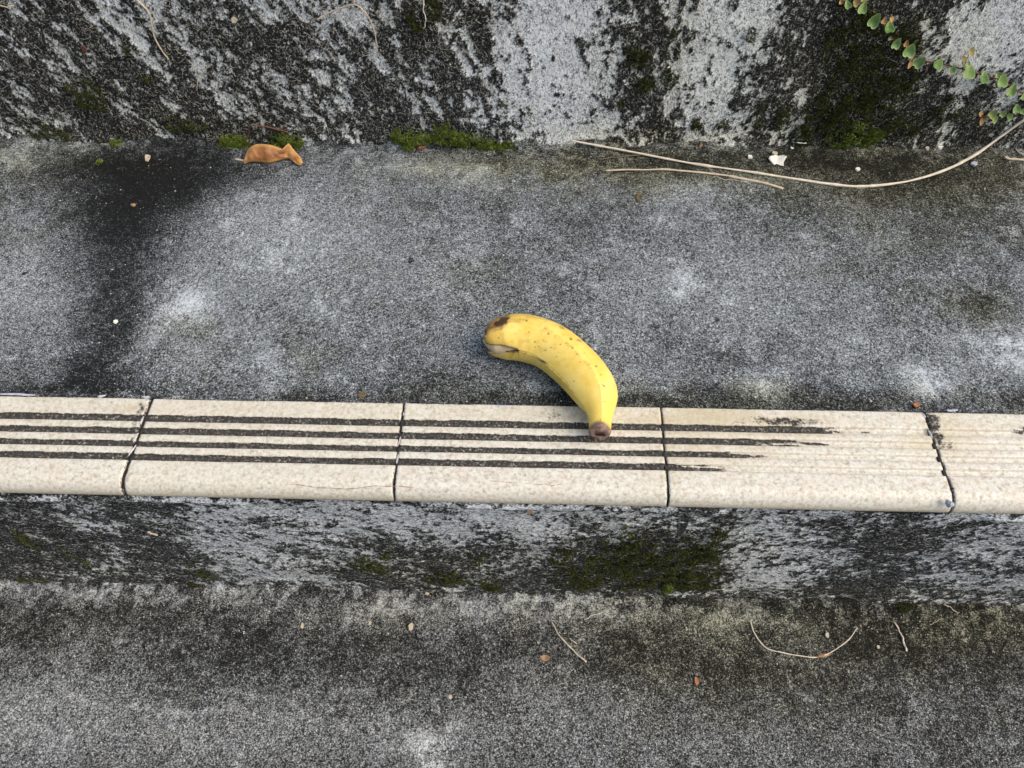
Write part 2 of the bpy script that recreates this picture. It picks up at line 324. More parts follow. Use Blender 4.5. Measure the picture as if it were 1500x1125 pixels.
BO = [(940, 830, 150, 50, 0, .8), (620, 840, 170, 30, 0, .6), (100, 840, 170, 30, 0, .4), (1250, 870, 260, 14, 0, .5)]
cov, ol, pl, f = riser_mask(X, Z, YR, 600, shL, BD, BO, BP, 0.17, (36, 60), (190, 300))
big = fbm(X*18, Z*30, 630, 3)
ledge = np.exp(-((Z+0.022+0.004*(fbm(X*14, Z*0, 640, 2)-0.5))/0.0035)**2)*sst(fbm(X*16, Z*0+3, 641, 3), 0.40, 0.6)
Y = YR - 0.003*np.exp(-np.clip(Z+HR, 0, 1)/0.006)*fbm(X*50, Z*50, 643, 3) - 0.003*(big-0.5) - 0.0024*ledge - cov*(0.0003+0.0009*fbm(X*240, Z*300, 650, 3, 0.65)) - (vn(X*500, Z*600, 651)-0.5)*0.00045
# the mortar bed runs back under the tiles
nb = 6; yb = np.linspace(YR, 0.004, nb+1)[1:]
Xb = np.repeat(XS[:, None], nb, 1); Yb = np.repeat(yb[None, :], len(XS), 0); Zb = np.full_like(Xb, zsL[-1])
XX = np.concatenate([X, Xb], 1); YY = np.concatenate([Y, Yb], 1); ZZ = np.concatenate([Z, Zb], 1)
zero = np.zeros_like(Xb)
me = mesh('stair_riser_lower', np.stack([XX, YY, ZZ], -1).reshape(-1, 3), grid_faces(len(XS), XX.shape[1]))
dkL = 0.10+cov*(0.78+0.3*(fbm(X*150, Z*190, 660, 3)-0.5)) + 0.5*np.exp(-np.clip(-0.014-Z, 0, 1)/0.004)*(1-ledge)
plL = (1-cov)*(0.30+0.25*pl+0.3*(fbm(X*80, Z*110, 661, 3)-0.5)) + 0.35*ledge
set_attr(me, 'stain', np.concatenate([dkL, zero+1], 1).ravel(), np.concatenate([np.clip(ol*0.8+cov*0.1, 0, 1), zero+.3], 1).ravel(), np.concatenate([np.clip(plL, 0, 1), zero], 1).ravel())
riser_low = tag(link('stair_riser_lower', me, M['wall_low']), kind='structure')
# the next tread up, out of the picture
ysN = np.arange(YU-0.002, YU+0.30, 0.006)
X, Y = np.meshgrid(XS, ysN, indexing='ij')
Z = HR - 0.0004 + (fbm(X*40, Y*40, 700, 3)-0.5)*0.001 - 0.001*(Y < YU)
me = mesh('stair_tread_top', np.stack([X, Y, Z], -1).reshape(-1, 3), grid_faces(len(XS), len(ysN)))
o1 = np.full(X.size, 0.35); set_attr(me, 'stain', o1, o1*0.5, o1*0.2)
tag(link('stair_tread_top', me, M['tread']), kind='structure')

# ------------------------------------------------------------------ the ribbed nosing tiles
GR = [(-0.0111, -0.0157), (-0.0198, -0.0242), (-0.0285, -0.0324), (-0.0367, -0.0410)]
m, t, p = mat('speckled_cream_tile'); N = NT(t); P = N.coord()
dk, yl, gl = N.attr('stain')
sp = N.noise(480, 3, 0.6, P, 0.3); sp2 = N.noise(900, 2, 0.6, P); sp3 = N.noise(60, 3, 0.6, P)
base = N.ramp(sp, [(0.28, (0.34, 0.26, 0.22)), (0.38, (0.49, 0.44, 0.38)), (0.50, (0.61, 0.59, 0.54)), (0.66, (0.69, 0.68, 0.64))])
base = N.mix(N.rng(sp2, 0.5, 0.70, 0, 0.6), base, (0.44, 0.40, 0.33))
base = N.mix(N.rng(sp3, 0.45, 0.7, 0.0, 0.28), base, (0.64, 0.53, 0.47))
base = N.mix(N.math('MULTIPLY', yl, N.rng(sp, 0.3, 0.7, 0.95, 0.55)), base, (0.47, 0.39, 0.25))
gd = N.noise(700, 3, 0.7, P)
dirt = N.ramp(gd, [(0.30, (0.014, 0.013, 0.013)), (0.50, (0.040, 0.037, 0.036)), (0.60, (0.10, 0.095, 0.085)), (0.70, (0.40, 0.36, 0.31))])
fac = N.rng(N.math('ADD', dk, N.math('MULTIPLY', N.math('SUBTRACT', gd, 0.5), -1.0)), 0.36, 0.64)
base = N.mix(fac, base, dirt)
base = N.mix(1.0, base, (0.91, 0.96, 0.985), 'MULTIPLY')
t.links.new(base, p.inputs['Base Color'])
t.links.new(N.rng(fac, 0, 1, 0.42, 0.9), p.inputs['Roughness']); p.inputs['Specular IOR Level'].default_value = 0.4
N.bump(p, N.math('ADD', N.math('MULTIPLY', sp, 0.4), N.math('MULTIPLY', fac, N.math('MULTIPLY', gd, 0.8))), 0.0003, 0.6)
M['tile'] = m

def tile_profile():
    P_ = [(0.0, -0.012), (0.0, -0.004), (0.0, -0.0008), (-0.0002, -0.0002), (-0.0008, 0.0)]
    last = -0.0008
    for a, b in GR:
        n = max(2, int((last-a)/0.0013)); P_ += [(last+(a-last)*k/n, 0.0) for k in range(1, n)]
        P_ += [(a+0.0003, 0.0), (a, -0.0002), (a-0.00035, -0.0014), (a-0.0008, -0.00165)]
        P_ += [(a+(b-a)*k/4, -0.0017) for k in (1, 2, 3)]
        P_ += [(b+0.0008, -0.00165), (b+0.00035, -0.0014), (b, -0.0002), (b-0.0003, 0.0)]
        last = b-0.0003
    e = -0.0495; P_ += [(last+(e-last)*k/7, 0.0) for k in range(1, 8)]
    r = 0.0089
    for k in range(1, 13):
        a = math.pi/2*k/12*1.06; P_.append((e - r*math.sin(a), -r+r*math.cos(a)))
    P_ += [(-0.0578, -0.0108), (-0.0570, -0.0119), (-0.0552, -0.0123), (-0.045, -0.0123)]
    return np.array(P_)
PROF = tile_profile()
GEND = [at(1235, 630)[0], at(1172, 650)[0], at(1112, 667)[0], at(1058, 688)[0]]
def wig(y, seed, amp): return amp*(fbm(np.asarray(y)*90, np.asarray(y)*0+seed, seed, 3)-0.5)*2
def make_tile(xa0, xa1, xb0, xb1, seed, tone, label=None, dz=0.0):
    """xa: left edge at back and nose, xb: right edge at back and nose"""
    n = max(40, int((xb0-xa0)/0.0010)); s = np.linspace(0, 1, n)
    tt = np.clip(-PROF[:, 0]/0.0584, 0, 1)
    xl = xa0+(xa1-xa0)*tt + wig(tt*0.05+seed, seed, 0.0004); xr = xb0+(xb1-xb0)*tt + wig(tt*0.05+seed+9, seed+9, 0.0004)
    ends = np.ones(n)
    Xg = xl[None, :]*(1-s[:, None]) + xr[None, :]*s[:, None]
    Yg = np.repeat(PROF[None, :, 0], n, 0); Zg = np.repeat(PROF[None, :, 1], n, 0) + TZ + dz
    ed = np.minimum(Xg-xl[None, :], xr[None, :]-Xg); Zg = Zg - np.clip(0.0006-ed, 0, 1)*0.5*(Zg > -0.008)
    Zg += (fbm(Xg*40, Yg*40, seed, 2)-0.5)*0.0005
    V = np.stack([Xg, Yg, Zg], -1).reshape(-1, 3); F = grid_faces(n, len(PROF), True)[:, ::-1]
    # closed sides
    nb_ = len(PROF); base_i = len(V); extra = []; fs = []
    for c, i0 in ((0, 0), (1, (n-1)*nb_)):
        for k in range(nb_):
            extra.append((V[i0+k][0], V[i0+k][1], -0.0118)); 
        b0 = base_i + c*nb_
        for k in range(nb_-1):
            q = [i0+k, i0+k+1, b0+k+1, b0+k]
            fs.append(q if c == 0 else q[::-1])
    V = np.concatenate([V, np.array(extra)]); F = np.concatenate([F, np.array(fs)])
    A, B = V[:, 0], V[:, 1]
    nz = fbm(A*160, B*420, seed+40, 4, 0.6)
    dk_ = np.zeros(len(V))
    for k, (a, b) in enumerate(GR):
        spill = 0.0007*(fbm(A*110, B*60, seed+60+k, 5, .7)-0.46); ing = sst(B, b-0.0002-spill, b+0.0003-spill)*(1-sst(B, a-0.0003+spill, a+0.0002+spill))
        run = GEND[k] + (fbm(A*70, B*900, 77+k, 4, .6)-0.5)*0.09
        dk_ = np.maximum(dk_, ing*(sst(run-A, -0.024, 0.024)*(1.0-0.16*nz)))
    patch = [(1150, 617, 62, 7, 0, .9), (1060, 622, 60, 4, 0, .4), (1366, 618, 12, 16, 0, .9), (1374, 640, 12, 9, 0, .8), (1382, 654, 14, 6, 0, .85), (1500, 631, 24, 4, 0, .9), (1226, 630, 60, 4, 0, .5), (815, 608, 26, 9, 0, .55), (1388, 672, 10, 5, 0, .5), (205, 600, 6, 10, 20, .8), (198, 622, 6, 7, 0, .8), (193, 645, 5, 9, 0, .8), (186, 668, 5, 6, 0, .6)]
    pd = paint(A, B, patch, 2, 0.0, 1, 2.2, 0.006, seed, 160.)
    dk_ = np.maximum(dk_, np.clip(pd, 0, 1)*(0.45+0.75*nz))
    dk_ = np.maximum(dk_, 0.75*sst(nz, 0.50, 0.62)*np.exp(-np.abs(B)/0.0009))
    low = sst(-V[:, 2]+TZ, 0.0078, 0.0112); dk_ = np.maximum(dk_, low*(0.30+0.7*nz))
    edge = np.minimum(np.abs(A-(xa0+(xa1-xa0)*np.clip(-B/.0584, 0, 1))), np.abs(A-(xb0+(xb1-xb0)*np.clip(-B/.0584, 0, 1))))
    dk_ = np.maximum(dk_, np.exp(-edge/0.0006)*(0.25+0.6*nz))
    # hairline crazing on the nose
    yl_ = tone + 0.75*np.clip(paint(A, B, [(1060, 616, 170, 12, 0, .9), (1000, 640, 60, 50, 0, .5), (1130, 640, 120, 16, 0, .45), (1080, 672, 80, 18, 0, .35), (1385, 635, 40, 40, 0, .6), (1470, 625, 70, 14, 0, .4), (1240, 660, 900, 10, 0, 0), (1345, 650, 26, 12, 0, .7), (700, 610, 120, 10, 0, .3), (980, 700, 30, 20, 0, .4), (1400, 650, 30, 40, 0, .3), (190, 600, 20, 8, 0, .6)], 2, 0., 1, 2., .01, seed), 0, 1)
    yl_ += 0.55*sst(-V[:, 2]+TZ, 0.0045, 0.0095) + 0.25*(nz-0.5) + 0.30*sst(-B, 0.0, 0.002)*(1-sst(-B, 0.004, 0.045))*sst(GEND[0]-A, -.01, .03)*0.6
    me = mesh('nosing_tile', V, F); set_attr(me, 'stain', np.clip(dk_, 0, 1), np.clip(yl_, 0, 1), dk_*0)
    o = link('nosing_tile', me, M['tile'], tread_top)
    if label: o['label'] = label
    return o
g = 0.0006
J = [-0.45, -0.30, -0.15, 0.0, 0.15, 0.30, 0.4508, 0.602, 0.752]
JB = list(J); JB[3] = -0.0012; JB[6] = 0.4532            # joints where they reach the nose
gap = {3: 0.0010, 6: 0.0007}
tones = [.15, .15, .12, .16, .06, .05, .0, .10, .1]
for k in range(len(J)-1):
    ga, gb = gap.get(k, g), gap.get(k+1, g)
    lab = {5: 'cream tile whose grime fades out along the ribs', 6: 'clean cream tile with faint ribs'}.get(k)
    make_tile(J[k]+ga, JB[k]+ga, J[k+1]-gb, JB[k+1]-gb, 800+13*k, tones[k], lab, random.uniform(-.0002, .0002))
for k in range(1, len(J)-1):        # grout in the joints
    ga = gap.get(k, g)+0.0004; n = 60; s = np.linspace(0, 1, n); V = []
    yy = -0.0005 - s*0.056; zt = np.interp(yy, PROF[::-1][4:, 0], PROF[::-1][4:, 1]) if False else np.where(yy > -0.0495, TZ-0.0016, TZ-0.0016-(0.0089-np.sqrt(np.maximum(0.0089**2-(np.minimum(yy, -0.0495)+0.0495)**2, 0))))
    nzz = (fbm(yy*500, yy*0+k, 900+k, 3)-0.5)*0.0012
    xm = J[k]+(JB[k]-J[k])*s
    for q in range(n):
        V += [(xm[q]-ga, yy[q], -0.0122), (xm[q]-ga, yy[q], zt[q]+nzz[q]), (xm[q]+ga, yy[q], zt[q]+nzz[q]*0.5), (xm[q]+ga, yy[q], -0.0122)]
    link('grout_joint', mesh('grout_joint', V, grid_faces(n, 4)), M['grout'], tread_top)
def lump(name, c, sx, sy, sz, m, seed, parent=None, rot=0.0, nu=18, nv=9):
    """an irregular crumb"""
    V = []; r = random.Random(seed); ph = [r.uniform(0, 6.28) for _ in range(4)]
    for i in range(nv+1):
        th = math.pi*i/nv
        for j in range(nu):
            a = 2*math.pi*j/nu; k = 1+0.20*math.sin(2*a+ph[0])+0.14*math.sin(3*a+ph[1])+0.10*math.sin(5*a+ph[2])+0.08*math.sin(4*th+ph[3]+a)
            x, y, z = math.sin(th)*math.cos(a)*k*sx, math.sin(th)*math.sin(a)*k*sy, math.cos(th)*sz*(1+0.12*math.sin(3*a+ph[1]))
            V.append((c[0]+x*math.cos(rot)-y*math.sin(rot), c[1]+x*math.sin(rot)+y*math.cos(rot), c[2]+z))
    F = [(i*nu+j, (i+1)*nu+j, (i+1)*nu+(j+1) % nu, i*nu+(j+1) % nu) for i in range(nv) for j in range(nu)]
    return link(name, mesh(name, V, F), m, parent)
def nose_pt(u, v):
    z = TZ
    for _ in range(8):
        q = at(u, v, 2, z); dy = min(max(-0.0495-q[1], 0), 0.0088); z = TZ-(0.0089-math.sqrt(0.0089**2-dy*dy))
    return q
M['crack'] = simple('pinkish_crack', (0.30, 0.20, 0.18), 0.9, 0.1, 0.4, 900, 0)
def crack(pts, seed):
    C = catmull([nose_pt(*q) for q in pts], 90); s_ = np.linspace(0, 1, 90)
    C[:, 1] += 0.0011*(fbm(s_*14, s_*0, seed, 3)-0.5); R_ = 0.00016*(0.4+1.3*vn(s_*30, s_*0+2, seed))
    V, F = tube(C, R_, 4); link('hairline_crack', mesh('hairline_crack', V[:-2], F), M['crack'], tread_top)
crack([(718, 704), (745, 707), (780, 709), (815, 710), (842, 706)], 3); crack([(425, 709), (450, 712), (480, 714), (510, 716), (537, 713), (575, 712), (606, 714)], 8)
# smears of pale mortar in and beside the joints (parts of the tiled edge)
for i, (u, v, ru, rv, rot, mm) in enumerate([(214, 590, 1.6, 7, -.3, 'grout_pale'), (206, 618, 1.6, 9, -.25, 'grout_pale'), (199, 640, 1.8, 6, -.2, 'grout_pale'), (193, 660, 1.6, 8, -.3, 'grout_pale'), (177, 716, 2, 5, 0, 'chip'), (591, 606, 1.0, 3, 0, 'grout_pale'), (585, 646, 1.2, 6, -.1, 'grout_pale'), (582, 672, 1.3, 8, -.1, 'grout_pale'),
        (1353, 608, 2, 4, .2, 'grout_pale'), (1362, 634, 1.6, 8, .25, 'grout_pale'), (1391, 738, 5, 4, 0, 'chip_blue'), (25, 577.5, 26, 2.2, -.02, 'chip_blue'), (148, 580, 6, 2, 0, 'chip_blue'), (214, 581.5, 7, 2, 0, 'chip_blue'), (735, 595, 22, 1.6, -.02, 'chip_blue'), (1395, 601, 8, 2, 0, 'chip_blue'), (967, 632, 1, 5, 0, 'grout_pale')]):
    c = at(u, v, 2, 0.001) if v < 690 else at(u, v, 1, YF+0.003 if v < 722 else YF+0.0005)
    lump('mortar_smear', (c[0], c[1], c[2]-0.0002), ru*0.00038, rv*0.00045, 0.0005 if v < 690 else 0.0022, M[mm], 40+i, tread_top, rot)

# ------------------------------------------------------------------ banana
BZ = [(130, 300, 0), (165, 305, .45), (210, 300, .72), (300, 285, .92), (430, 282, 1.0), (570, 318, 1.0), (680, 377, 1.0), (790, 468, .985), (885, 565, .96), (962, 670, .90), (1000, 755, .78), (1014, 830, .58), (1016, 900, .45), (1016, 960, .425), (1016, 996, .42)]
RB = 0.0146
axis_pts = []
for i, (a, b, r) in enumerate(BZ):
    z = RB*0.93+0.0002 if i < 9 else np.interp(i, [8, 10, 12, 14], [RB*0.93, RB*0.90, 0.0118, 0.0112])
    q = at(680+a/5.112, 440+b/5.112, 2, z); axis_pts.append((q[0], q[1], q[2], r))
NS, NTH = 260, 160
ax = catmull(axis_pts, NS); C3 = ax[:, :3]; rr = np.clip(ax[:, 3], 0.0, 1.1)*RB
ss = np.linspace(0, 1, NS)
Tn = np.gradient(C3, axis=0); Tn /= np.linalg.norm(Tn, axis=1)[:, None]
zup = np.array([0, 0, 1.0]); Sd = np.cross(zup[None, :], Tn); Sd /= np.linalg.norm(Sd, axis=1)[:, None]     # points to the outer (back/right) side or inner
Nn = np.cross(Tn, Sd)
TH0 = math.radians(22)             # seam where the peel has split
def ridge(th, s):
    ph = math.radians(92)
    a_ = ((th-ph) % (2*math.pi/5)) - math.pi/5; poly = math.cos(math.pi/5)/math.cos(a_); return 0.36*(poly-0.90)
SHEAR = 0.14
def banana_pt(i, th, k=1.0):
    fade = sst(ss[i], 0.02, 0.12)*(1-0.45*sst(ss[i], 0.82, 0.97))
    r = rr[i]*k*(1+ridge(th, ss[i])*fade)
    return C3[i] - Tn[i]*(SHEAR*math.sin(th)*r*sst(ss[i], 0.88, 1.0)) + Sd[i]*(math.cos(th)*r)*1.0 + Nn[i]*(math.sin(th)*r*0.97)
# Sd: sign so that +Sd is the outer side
outer = C3[NS//2] - (C3[0]+C3[-1])/2
if np.dot(Sd[NS//2], outer) < 0: pass
sgn = -1.0 if np.dot(Sd[NS//2], outer) > 0 else 1.0     # theta 0 = inner (concave, near) side
Sd = Sd*sgn
I0 = 7                                                  # peel starts here, the split end is open
VB = []; FB = []; par = []
SPL = 0.235
for i in range(I0, NS):
    op = max(0.0, 1-(ss[i]-ss[I0])/SPL); op = op*op*(3-2*op)
    for j in range(NTH+1):
        tt_ = j/NTH; half = math.radians(12)*op
        th = TH0 + half + tt_*(2*math.pi-2*half)
        k = 1.0
        dlo = (1-tt_)*2*math.pi            # below the split: lower lip
        if op > 0:
            k += 0.10*op*op*math.exp(-(dlo/0.55)**2) - 0.10*op*op*math.exp(-(tt_*2*math.pi/0.30)**2)
        q = banana_pt(i, th, k)
        if op > 0:                          # ragged end: lower lobe starts farther back
            q = q + Tn[i]*(0.006*math.exp(-(dlo/0.9)**2)*op + 0.0012*math.sin(th*3+1)*op)
        VB.append(q); par.append((ss[i], th, tt_, op))
n1 = NTH+1
for a in range(NS-I0-1):
    for j in range(NTH):
        FB.append((a*n1+j, (a+1)*n1+j, (a+1)*n1+j+1, a*n1+j+1))
VB = np.array(VB); par = np.array(par)
lift = 0.0006 - VB[par[:, 0] < 0.7][:, 2].min(); VB[:, 2] += lift; C3[:, 2] += lift
# close the seam where it is shut
me = bpy.data.meshes.new('peel'); me = mesh('peel', VB, FB)
d = VB-CAM; pu = PW/2+FPX*(d@RT)/(d@FW); pv = PH/2-FPX*(d@UP)/(d@FW)
zu, zv = (pu-680)*5.112, (pv-440)*5.112               # where a surface point sits on the fruit, used only to place its marks
wz = (fbm(VB[:, 0]*400, VB[:, 1]*400+VB[:, 2]*300, 31, 4)-0.5)
top = Nn[np.clip((par[:, 0]*(NS-1)).astype(int), 0, NS-1)]; vis = sst(np.sin(par[:, 1]), -0.6, 0.1)
def spot(x, y, rx, ry, ang, amt, soft=3.0, wob=26):
    cs, sn = math.cos(math.radians(ang)), math.sin(math.radians(ang)); dx, dy = zu-x+wz*wob, zv-y+wz*wob*0.6
    return amt*np.exp(-np.power(np.sqrt(((dx*cs+dy*sn)/rx)**2+((-dx*sn+dy*cs)/ry)**2), soft))*vis
dark = spot(284, 158, 66, 28, -30, 1.0, 6, 34) + spot(282, 158, 52, 22, -30, 1.0, 4, 8) + spot(268, 212, 40, 10, -22, .5, 3, 40) + spot(420, 140, 60, 5, -4, .45, 2, 60) + spot(560, 135, 70, 5, 12, .4, 2, 60) + spot(310, 108, 28, 8, -5, .8) + spot(215, 205, 26, 9, -20, .6, 3) + spot(290, 190, 30, 8, -30, .55) + spot(730, 203, 26, 11, 25, .55) + spot(855, 298, 24, 10, 20, .55) + spot(590, 460, 34, 8, 28, .9) + spot(560, 438, 60, 6, 25, .6) + spot(1045, 640, 8, 10, 0, .8, 3, 20) + spot(1035, 632, 5, 5, 0, .8, 3, 10) + spot(1020, 895, 4, 9, 0, .7, 3, 10) + spot(1048, 757, 14, 4, 0, .5, 3, 10) + spot(320, 383, 28, 4, 6, .9, 3, 20)
for (x, y, r) in [(485, 238, 5), (628, 247, 6), (810, 356, 6), (760, 322, 5), (650, 352, 5), (530, 312, 5), (592, 300, 4), (260, 283, 4), (278, 392, 6), (340, 427, 6), (680, 265, 4), (800, 290, 8), (990, 495, 7), (1020, 555, 5), (845, 405, 4), (820, 605, 4), (610, 375, 4), (720, 330, 4), (465, 152, 6), (900, 395, 4), (940, 480, 4), (530, 350, 4), (690, 420, 4), (870, 460, 4), (560, 345, 3)]:
    dark = dark + spot(x, y, r*1.35, r*1.2, 0, .9, 3, 14)
brn = 0.75*spot(230, 150, 140, 60, -28, 1, 2) + 0.35*spot(480, 250, 500, 400, 0, 1, 2)*sst(wz, .05, .2) + 0.30*spot(480, 105, 160, 16, 3, 1, 2) + 0.3*spot(1130, 620, 14, 60, 5, 1, 2)
rd = np.exp(-((np.mod(par[:, 1]-math.radians(92)+0.2*2*math.pi/2, 2*math.pi/5)-math.pi/5)/0.055)**2)*sst(wz, -0.15, 0.12)
brn = brn + 0.62*rd*(1-sst(par[:, 0], .75, .9)) + 0.5*sst(par[:, 0], 0.962, 0.992)*1.4 + 0.40*(1-sst(par[:, 0], 0.04, 0.16))
seam = np.minimum(par[:, 2], 1-par[:, 2])*2*math.pi; dark = dark + 0.9*np.exp(-(seam/0.07)**2)*sst(par[:, 3], 0.01, .12); brn = brn + np.exp(-(seam/0.05)**2)*0.45*(1-sst(par[:, 0], .3, .55))
endb = 1-sst(par[:, 0], ss[I0]+0.0, ss[I0]+0.035); dark = dark + endb*(0.25+0.8*sst(wz, 0, .15))
stemk = sst(par[:, 0]+0.012*np.sin(par[:, 1]*2-1.2), 0.966, 0.990)
grn = 0.5*sst(par[:, 0], 0.80, 0.9)*(1-sst(np.sin(par[:, 1]), -.2, .6))
set_attr(me, 'stain', np.clip(dark, 0, 1), np.clip(brn, 0, 1), np.clip(stemk, 0, 1))
m, t, p = mat('ripe_banana_peel'); N = NT(t); P = N.coord(); dkc, brc, stc = N.attr('stain')
nz_ = N.noise(70, 4, 0.6, P); fz = N.noise(900, 3, 0.6, P)
yc = N.ramp(nz_, [(0.3, (0.70, 0.50, 0.09)), (0.5, (0.77, 0.59, 0.14)), (0.7, (0.81, 0.65, 0.20))])
fr = N.rng(N.voro(260, vec=P), 0.05, 0.10, 1.0, 0.0); pick = N.rng(N.noise(120, 2, 0.5, P), 0.56, 0.62, 0, 0.6)
yc = N.mix(N.math('MULTIPLY', fr, pick), yc, (0.30, 0.19, 0.03))
yc = N.mix(N.math('MULTIPLY', brc, N.rng(fz, 0.35, 0.65, 0.55, 1.0)), yc, (0.42, 0.22, 0.07))
yc = N.mix(N.math('MULTIPLY', dkc, 0.95), yc, (0.045, 0.022, 0.020))
yc = N.mix(stc, yc, N.ramp(fz, [(0.35, (0.11, 0.075, 0.06)), (0.65, (0.24, 0.17, 0.14))]))
t.links.new(yc, p.inputs['Base Color']); p.inputs['Roughness'].default_value = 0.48; p.inputs['Specular IOR Level'].default_value = 0.35
N.bump(p, N.math('ADD', fz, N.math('MULTIPLY', nz_, 2.0)), 0.00018, 0.5)
M['peel'] = m
M['pith'] = simple('pale_peel_lining', (0.54, 0.45, 0.31), 0.7, 0.3, 0.15, 300)
M['pith_edge'] = simple('browned_peel_edge', (0.20, 0.11, 0.05), 0.8, 0.2, 0.5, 600)
M['stem_cut'] = simple('dry_brown_stem_cut', (0.22, 0.15, 0.13), 0.85, 0.2, 0.45, 600, 0.0005)
M['stem_core'] = simple('dark_stem_core', (0.035, 0.018, 0.015), 0.9, 0.2, 0.5, 600)
root = bpy.data.objects.new('banana', None); COL.objects.link(root); c = C3[NS//2]; root.location = (c[0], c[1], 0.0); root.empty_display_size = 0.03
tag(root, 'ripe yellow banana with brown spots and split end lying against the ribbed tiles', 'banana')
def local(me, o): 
    me.transform(Matrix.Translation(-Vector(o.location)))
local(me, root); peel = link('peel', me, M['peel'], root); me.materials.append(M['pith_edge']); me.materials.append(M['pith'])
sm_ = peel.modifiers.new('thick', 'SOLIDIFY'); sm_.thickness = 0.0013; sm_.offset = -1.0; sm_.material_offset_rim = 1; sm_.material_offset = 2; sm_.use_rim = True
# the fruit's pale lining seen in the split end
V = []; ni = 70; nj = 60
for a in range(ni):
    i = int(2 + a*(NS*0.42)/ni); k = 0.84*math.sqrt(min(1, (a+0.15)/9.0)) if a < 9 else 0.84
    for j in range(nj):
        th = 2*math.pi*j/nj; r = max(rr[i], 0.0045)*k
        V.append(C3[i]+Sd[i]*math.cos(th)*r+Nn[i]*math.sin(th)*r*0.96)
V.append(C3[1]); F = [(a*nj+j, a*nj+(j+1) % nj, (a+1)*nj+(j+1) % nj, (a+1)*nj+j) for a in range(ni-1) for j in range(nj)]
F += [(len(V)-1, (j+1) % nj, j, j) for j in range(0)]
me = mesh('flesh', V, F); local(me, root); link('flesh', me, M['pith'], root)
# cut face of the stem
V = []; nj = 40; prof_s = [(-0.0002, 0.97), (0.0006, 0.93), (0.0013, 0.80), (0.0012, 0.55), (0.0005, 0.40), (0.0001, 0.0)]
for (h_, k) in prof_s:
    for j in range(nj):
        th = 2*math.pi*j/nj; wv = 1+0.07*math.sin(3*th+1)+0.05*math.sin(5*th)
        V.append(C3[-1]+Tn[-1]*(h_+0.0004*math.sin(4*th+2)*(k > .5)-SHEAR*math.sin(th)*rr[-1]*k)+Sd[-1]*math.cos(th)*rr[-1]*k*wv*(1.0)+Nn[-1]*math.sin(th)*rr[-1]*k*0.97*wv)
F = [(a*nj+j, a*nj+(j+1) % nj, (a+1)*nj+(j+1) % nj, (a+1)*nj+j) for a in range(len(prof_s)-1) for j in range(nj)]
me = mesh('stem_cut', V, F); local(me, root); stem = link('stem_cut', me, M['stem_cut'], root)
V = []
for k, h_ in ((0.46, 0.0012), (0.38, 0.0010), (0.0, 0.0006)):
    for j in range(nj):
        th = 2*math.pi*j/nj; V.append(C3[-1]+Tn[-1]*(h_-SHEAR*math.sin(th)*rr[-1]*k*.55)+Sd[-1]*(math.cos(th)*rr[-1]*k*(1+.2*math.sin(2*th)))+Nn[-1]*math.sin(th)*rr[-1]*k*0.42)
F = [(a*nj+j, a*nj+(j+1) % nj, (a+1)*nj+(j+1) % nj, (a+1)*nj+j) for a in range(2) for j in range(nj)]
me = mesh('stem_core', V, F); local(me, root); link('stem_core', me, M['stem_core'], stem)

# ------------------------------------------------------------------ tubes: twigs, roots, vine stems
def twig(pts, r0, r1, m, label, name='twig', surf='T', lift=0.0006, n=60, knobs=0, seed=0, cat='twig', group=None):
    """pts: (u, v[, extra height or (axis, value)])"""
    P3 = []
    for q in pts:
        ex = q[2] if len(q) > 2 else 0.0
        if isinstance(ex, tuple): P3.append(at(q[0], q[1], *ex)); continue
        if surf == 'T': P3.append(at(q[0], q[1], 2, lift+ex+r0))
        elif surf == 'L': P3.append(at(q[0], q[1], 2, -HR+lift+ex+r0))
        elif surf == 'U': P3.append(at(q[0], q[1], 1, YU-0.0018-ex-r0))
        elif surf == 'R': P3.append(at(q[0], q[1], 1, YR-0.0018-ex-r0))
    if surf == 'L': r0, r1 = r0*0.72, r1*0.72
    C = catmull(P3, n); s = np.linspace(0, 1, n)
    C = C + 0.0004*np.stack([vn(s*9, s*0+k, seed+k)-0.5 for k in (1, 2, 3)], 1)*2
    R = 0.86*(r0+(r1-r0)*s)*(0.8+0.45*vn(s*25, s*0, seed+8))
    rg = random.Random(seed)
    for _ in range(knobs):
        c = rg.uniform(.05, .95); R = R*(1+0.35*np.exp(-((s-c)/0.008)**2))
    me = capped(name, C, R); o0 = Vector(C[n//2]); me.transform(Matrix.Translation(-o0)); o = link(name, me, m); o.location = o0
    return tag(o, label, cat, group)
twig([(836, 206, 0.004), (900, 218, .002), (985, 234), (1030, 242), (1100, 252), (1165, 262), (1210, 268), (1255, 272), (1300, 270), (1345, 262, .001), (1390, 247, .003), (1430, 226, .007), (1465, 201, (1, YU-.010)), (1500, 176, (1, YU-.008)), (1545, 146, (1, YU-.007))], 0.0008, 0.0011, M['twig_white'], 'long pale bleached stem curving along the foot of the upper wall', 'dead_twig', n=140, knobs=9, seed=3)
twig([(887, 250), (950, 248.5), (1000, 250), (1060, 257), (1110, 266), (1148, 276)], 0.0006, 0.0010, M['twig'], 'short beige stem lying just in front of the long bleached stem', 'dead_twig', n=70, knobs=5, seed=5)
twig([(878, 234), (905, 230), (938, 226, .0006)], 0.0005, 0.0006, M['twig_dark'], 'small dark twig tucked under the long bleached stem', n=30, seed=6)
twig([(1034, 243, .002), (1046, 254, .0015), (1058, 262), (1082, 265)], 0.00022, 0.00018, M['twig'], 'hair-thin fibre bridging the two pale stems', 'fibre', n=30, seed=7, cat='fibre')
twig([(1471, 231), (1500, 234), (1560, 238)], 0.0011, 0.0010, M['twig'], 'stub of beige stem below the small vine sprig', 'dead_twig', n=30, knobs=2, seed=8)
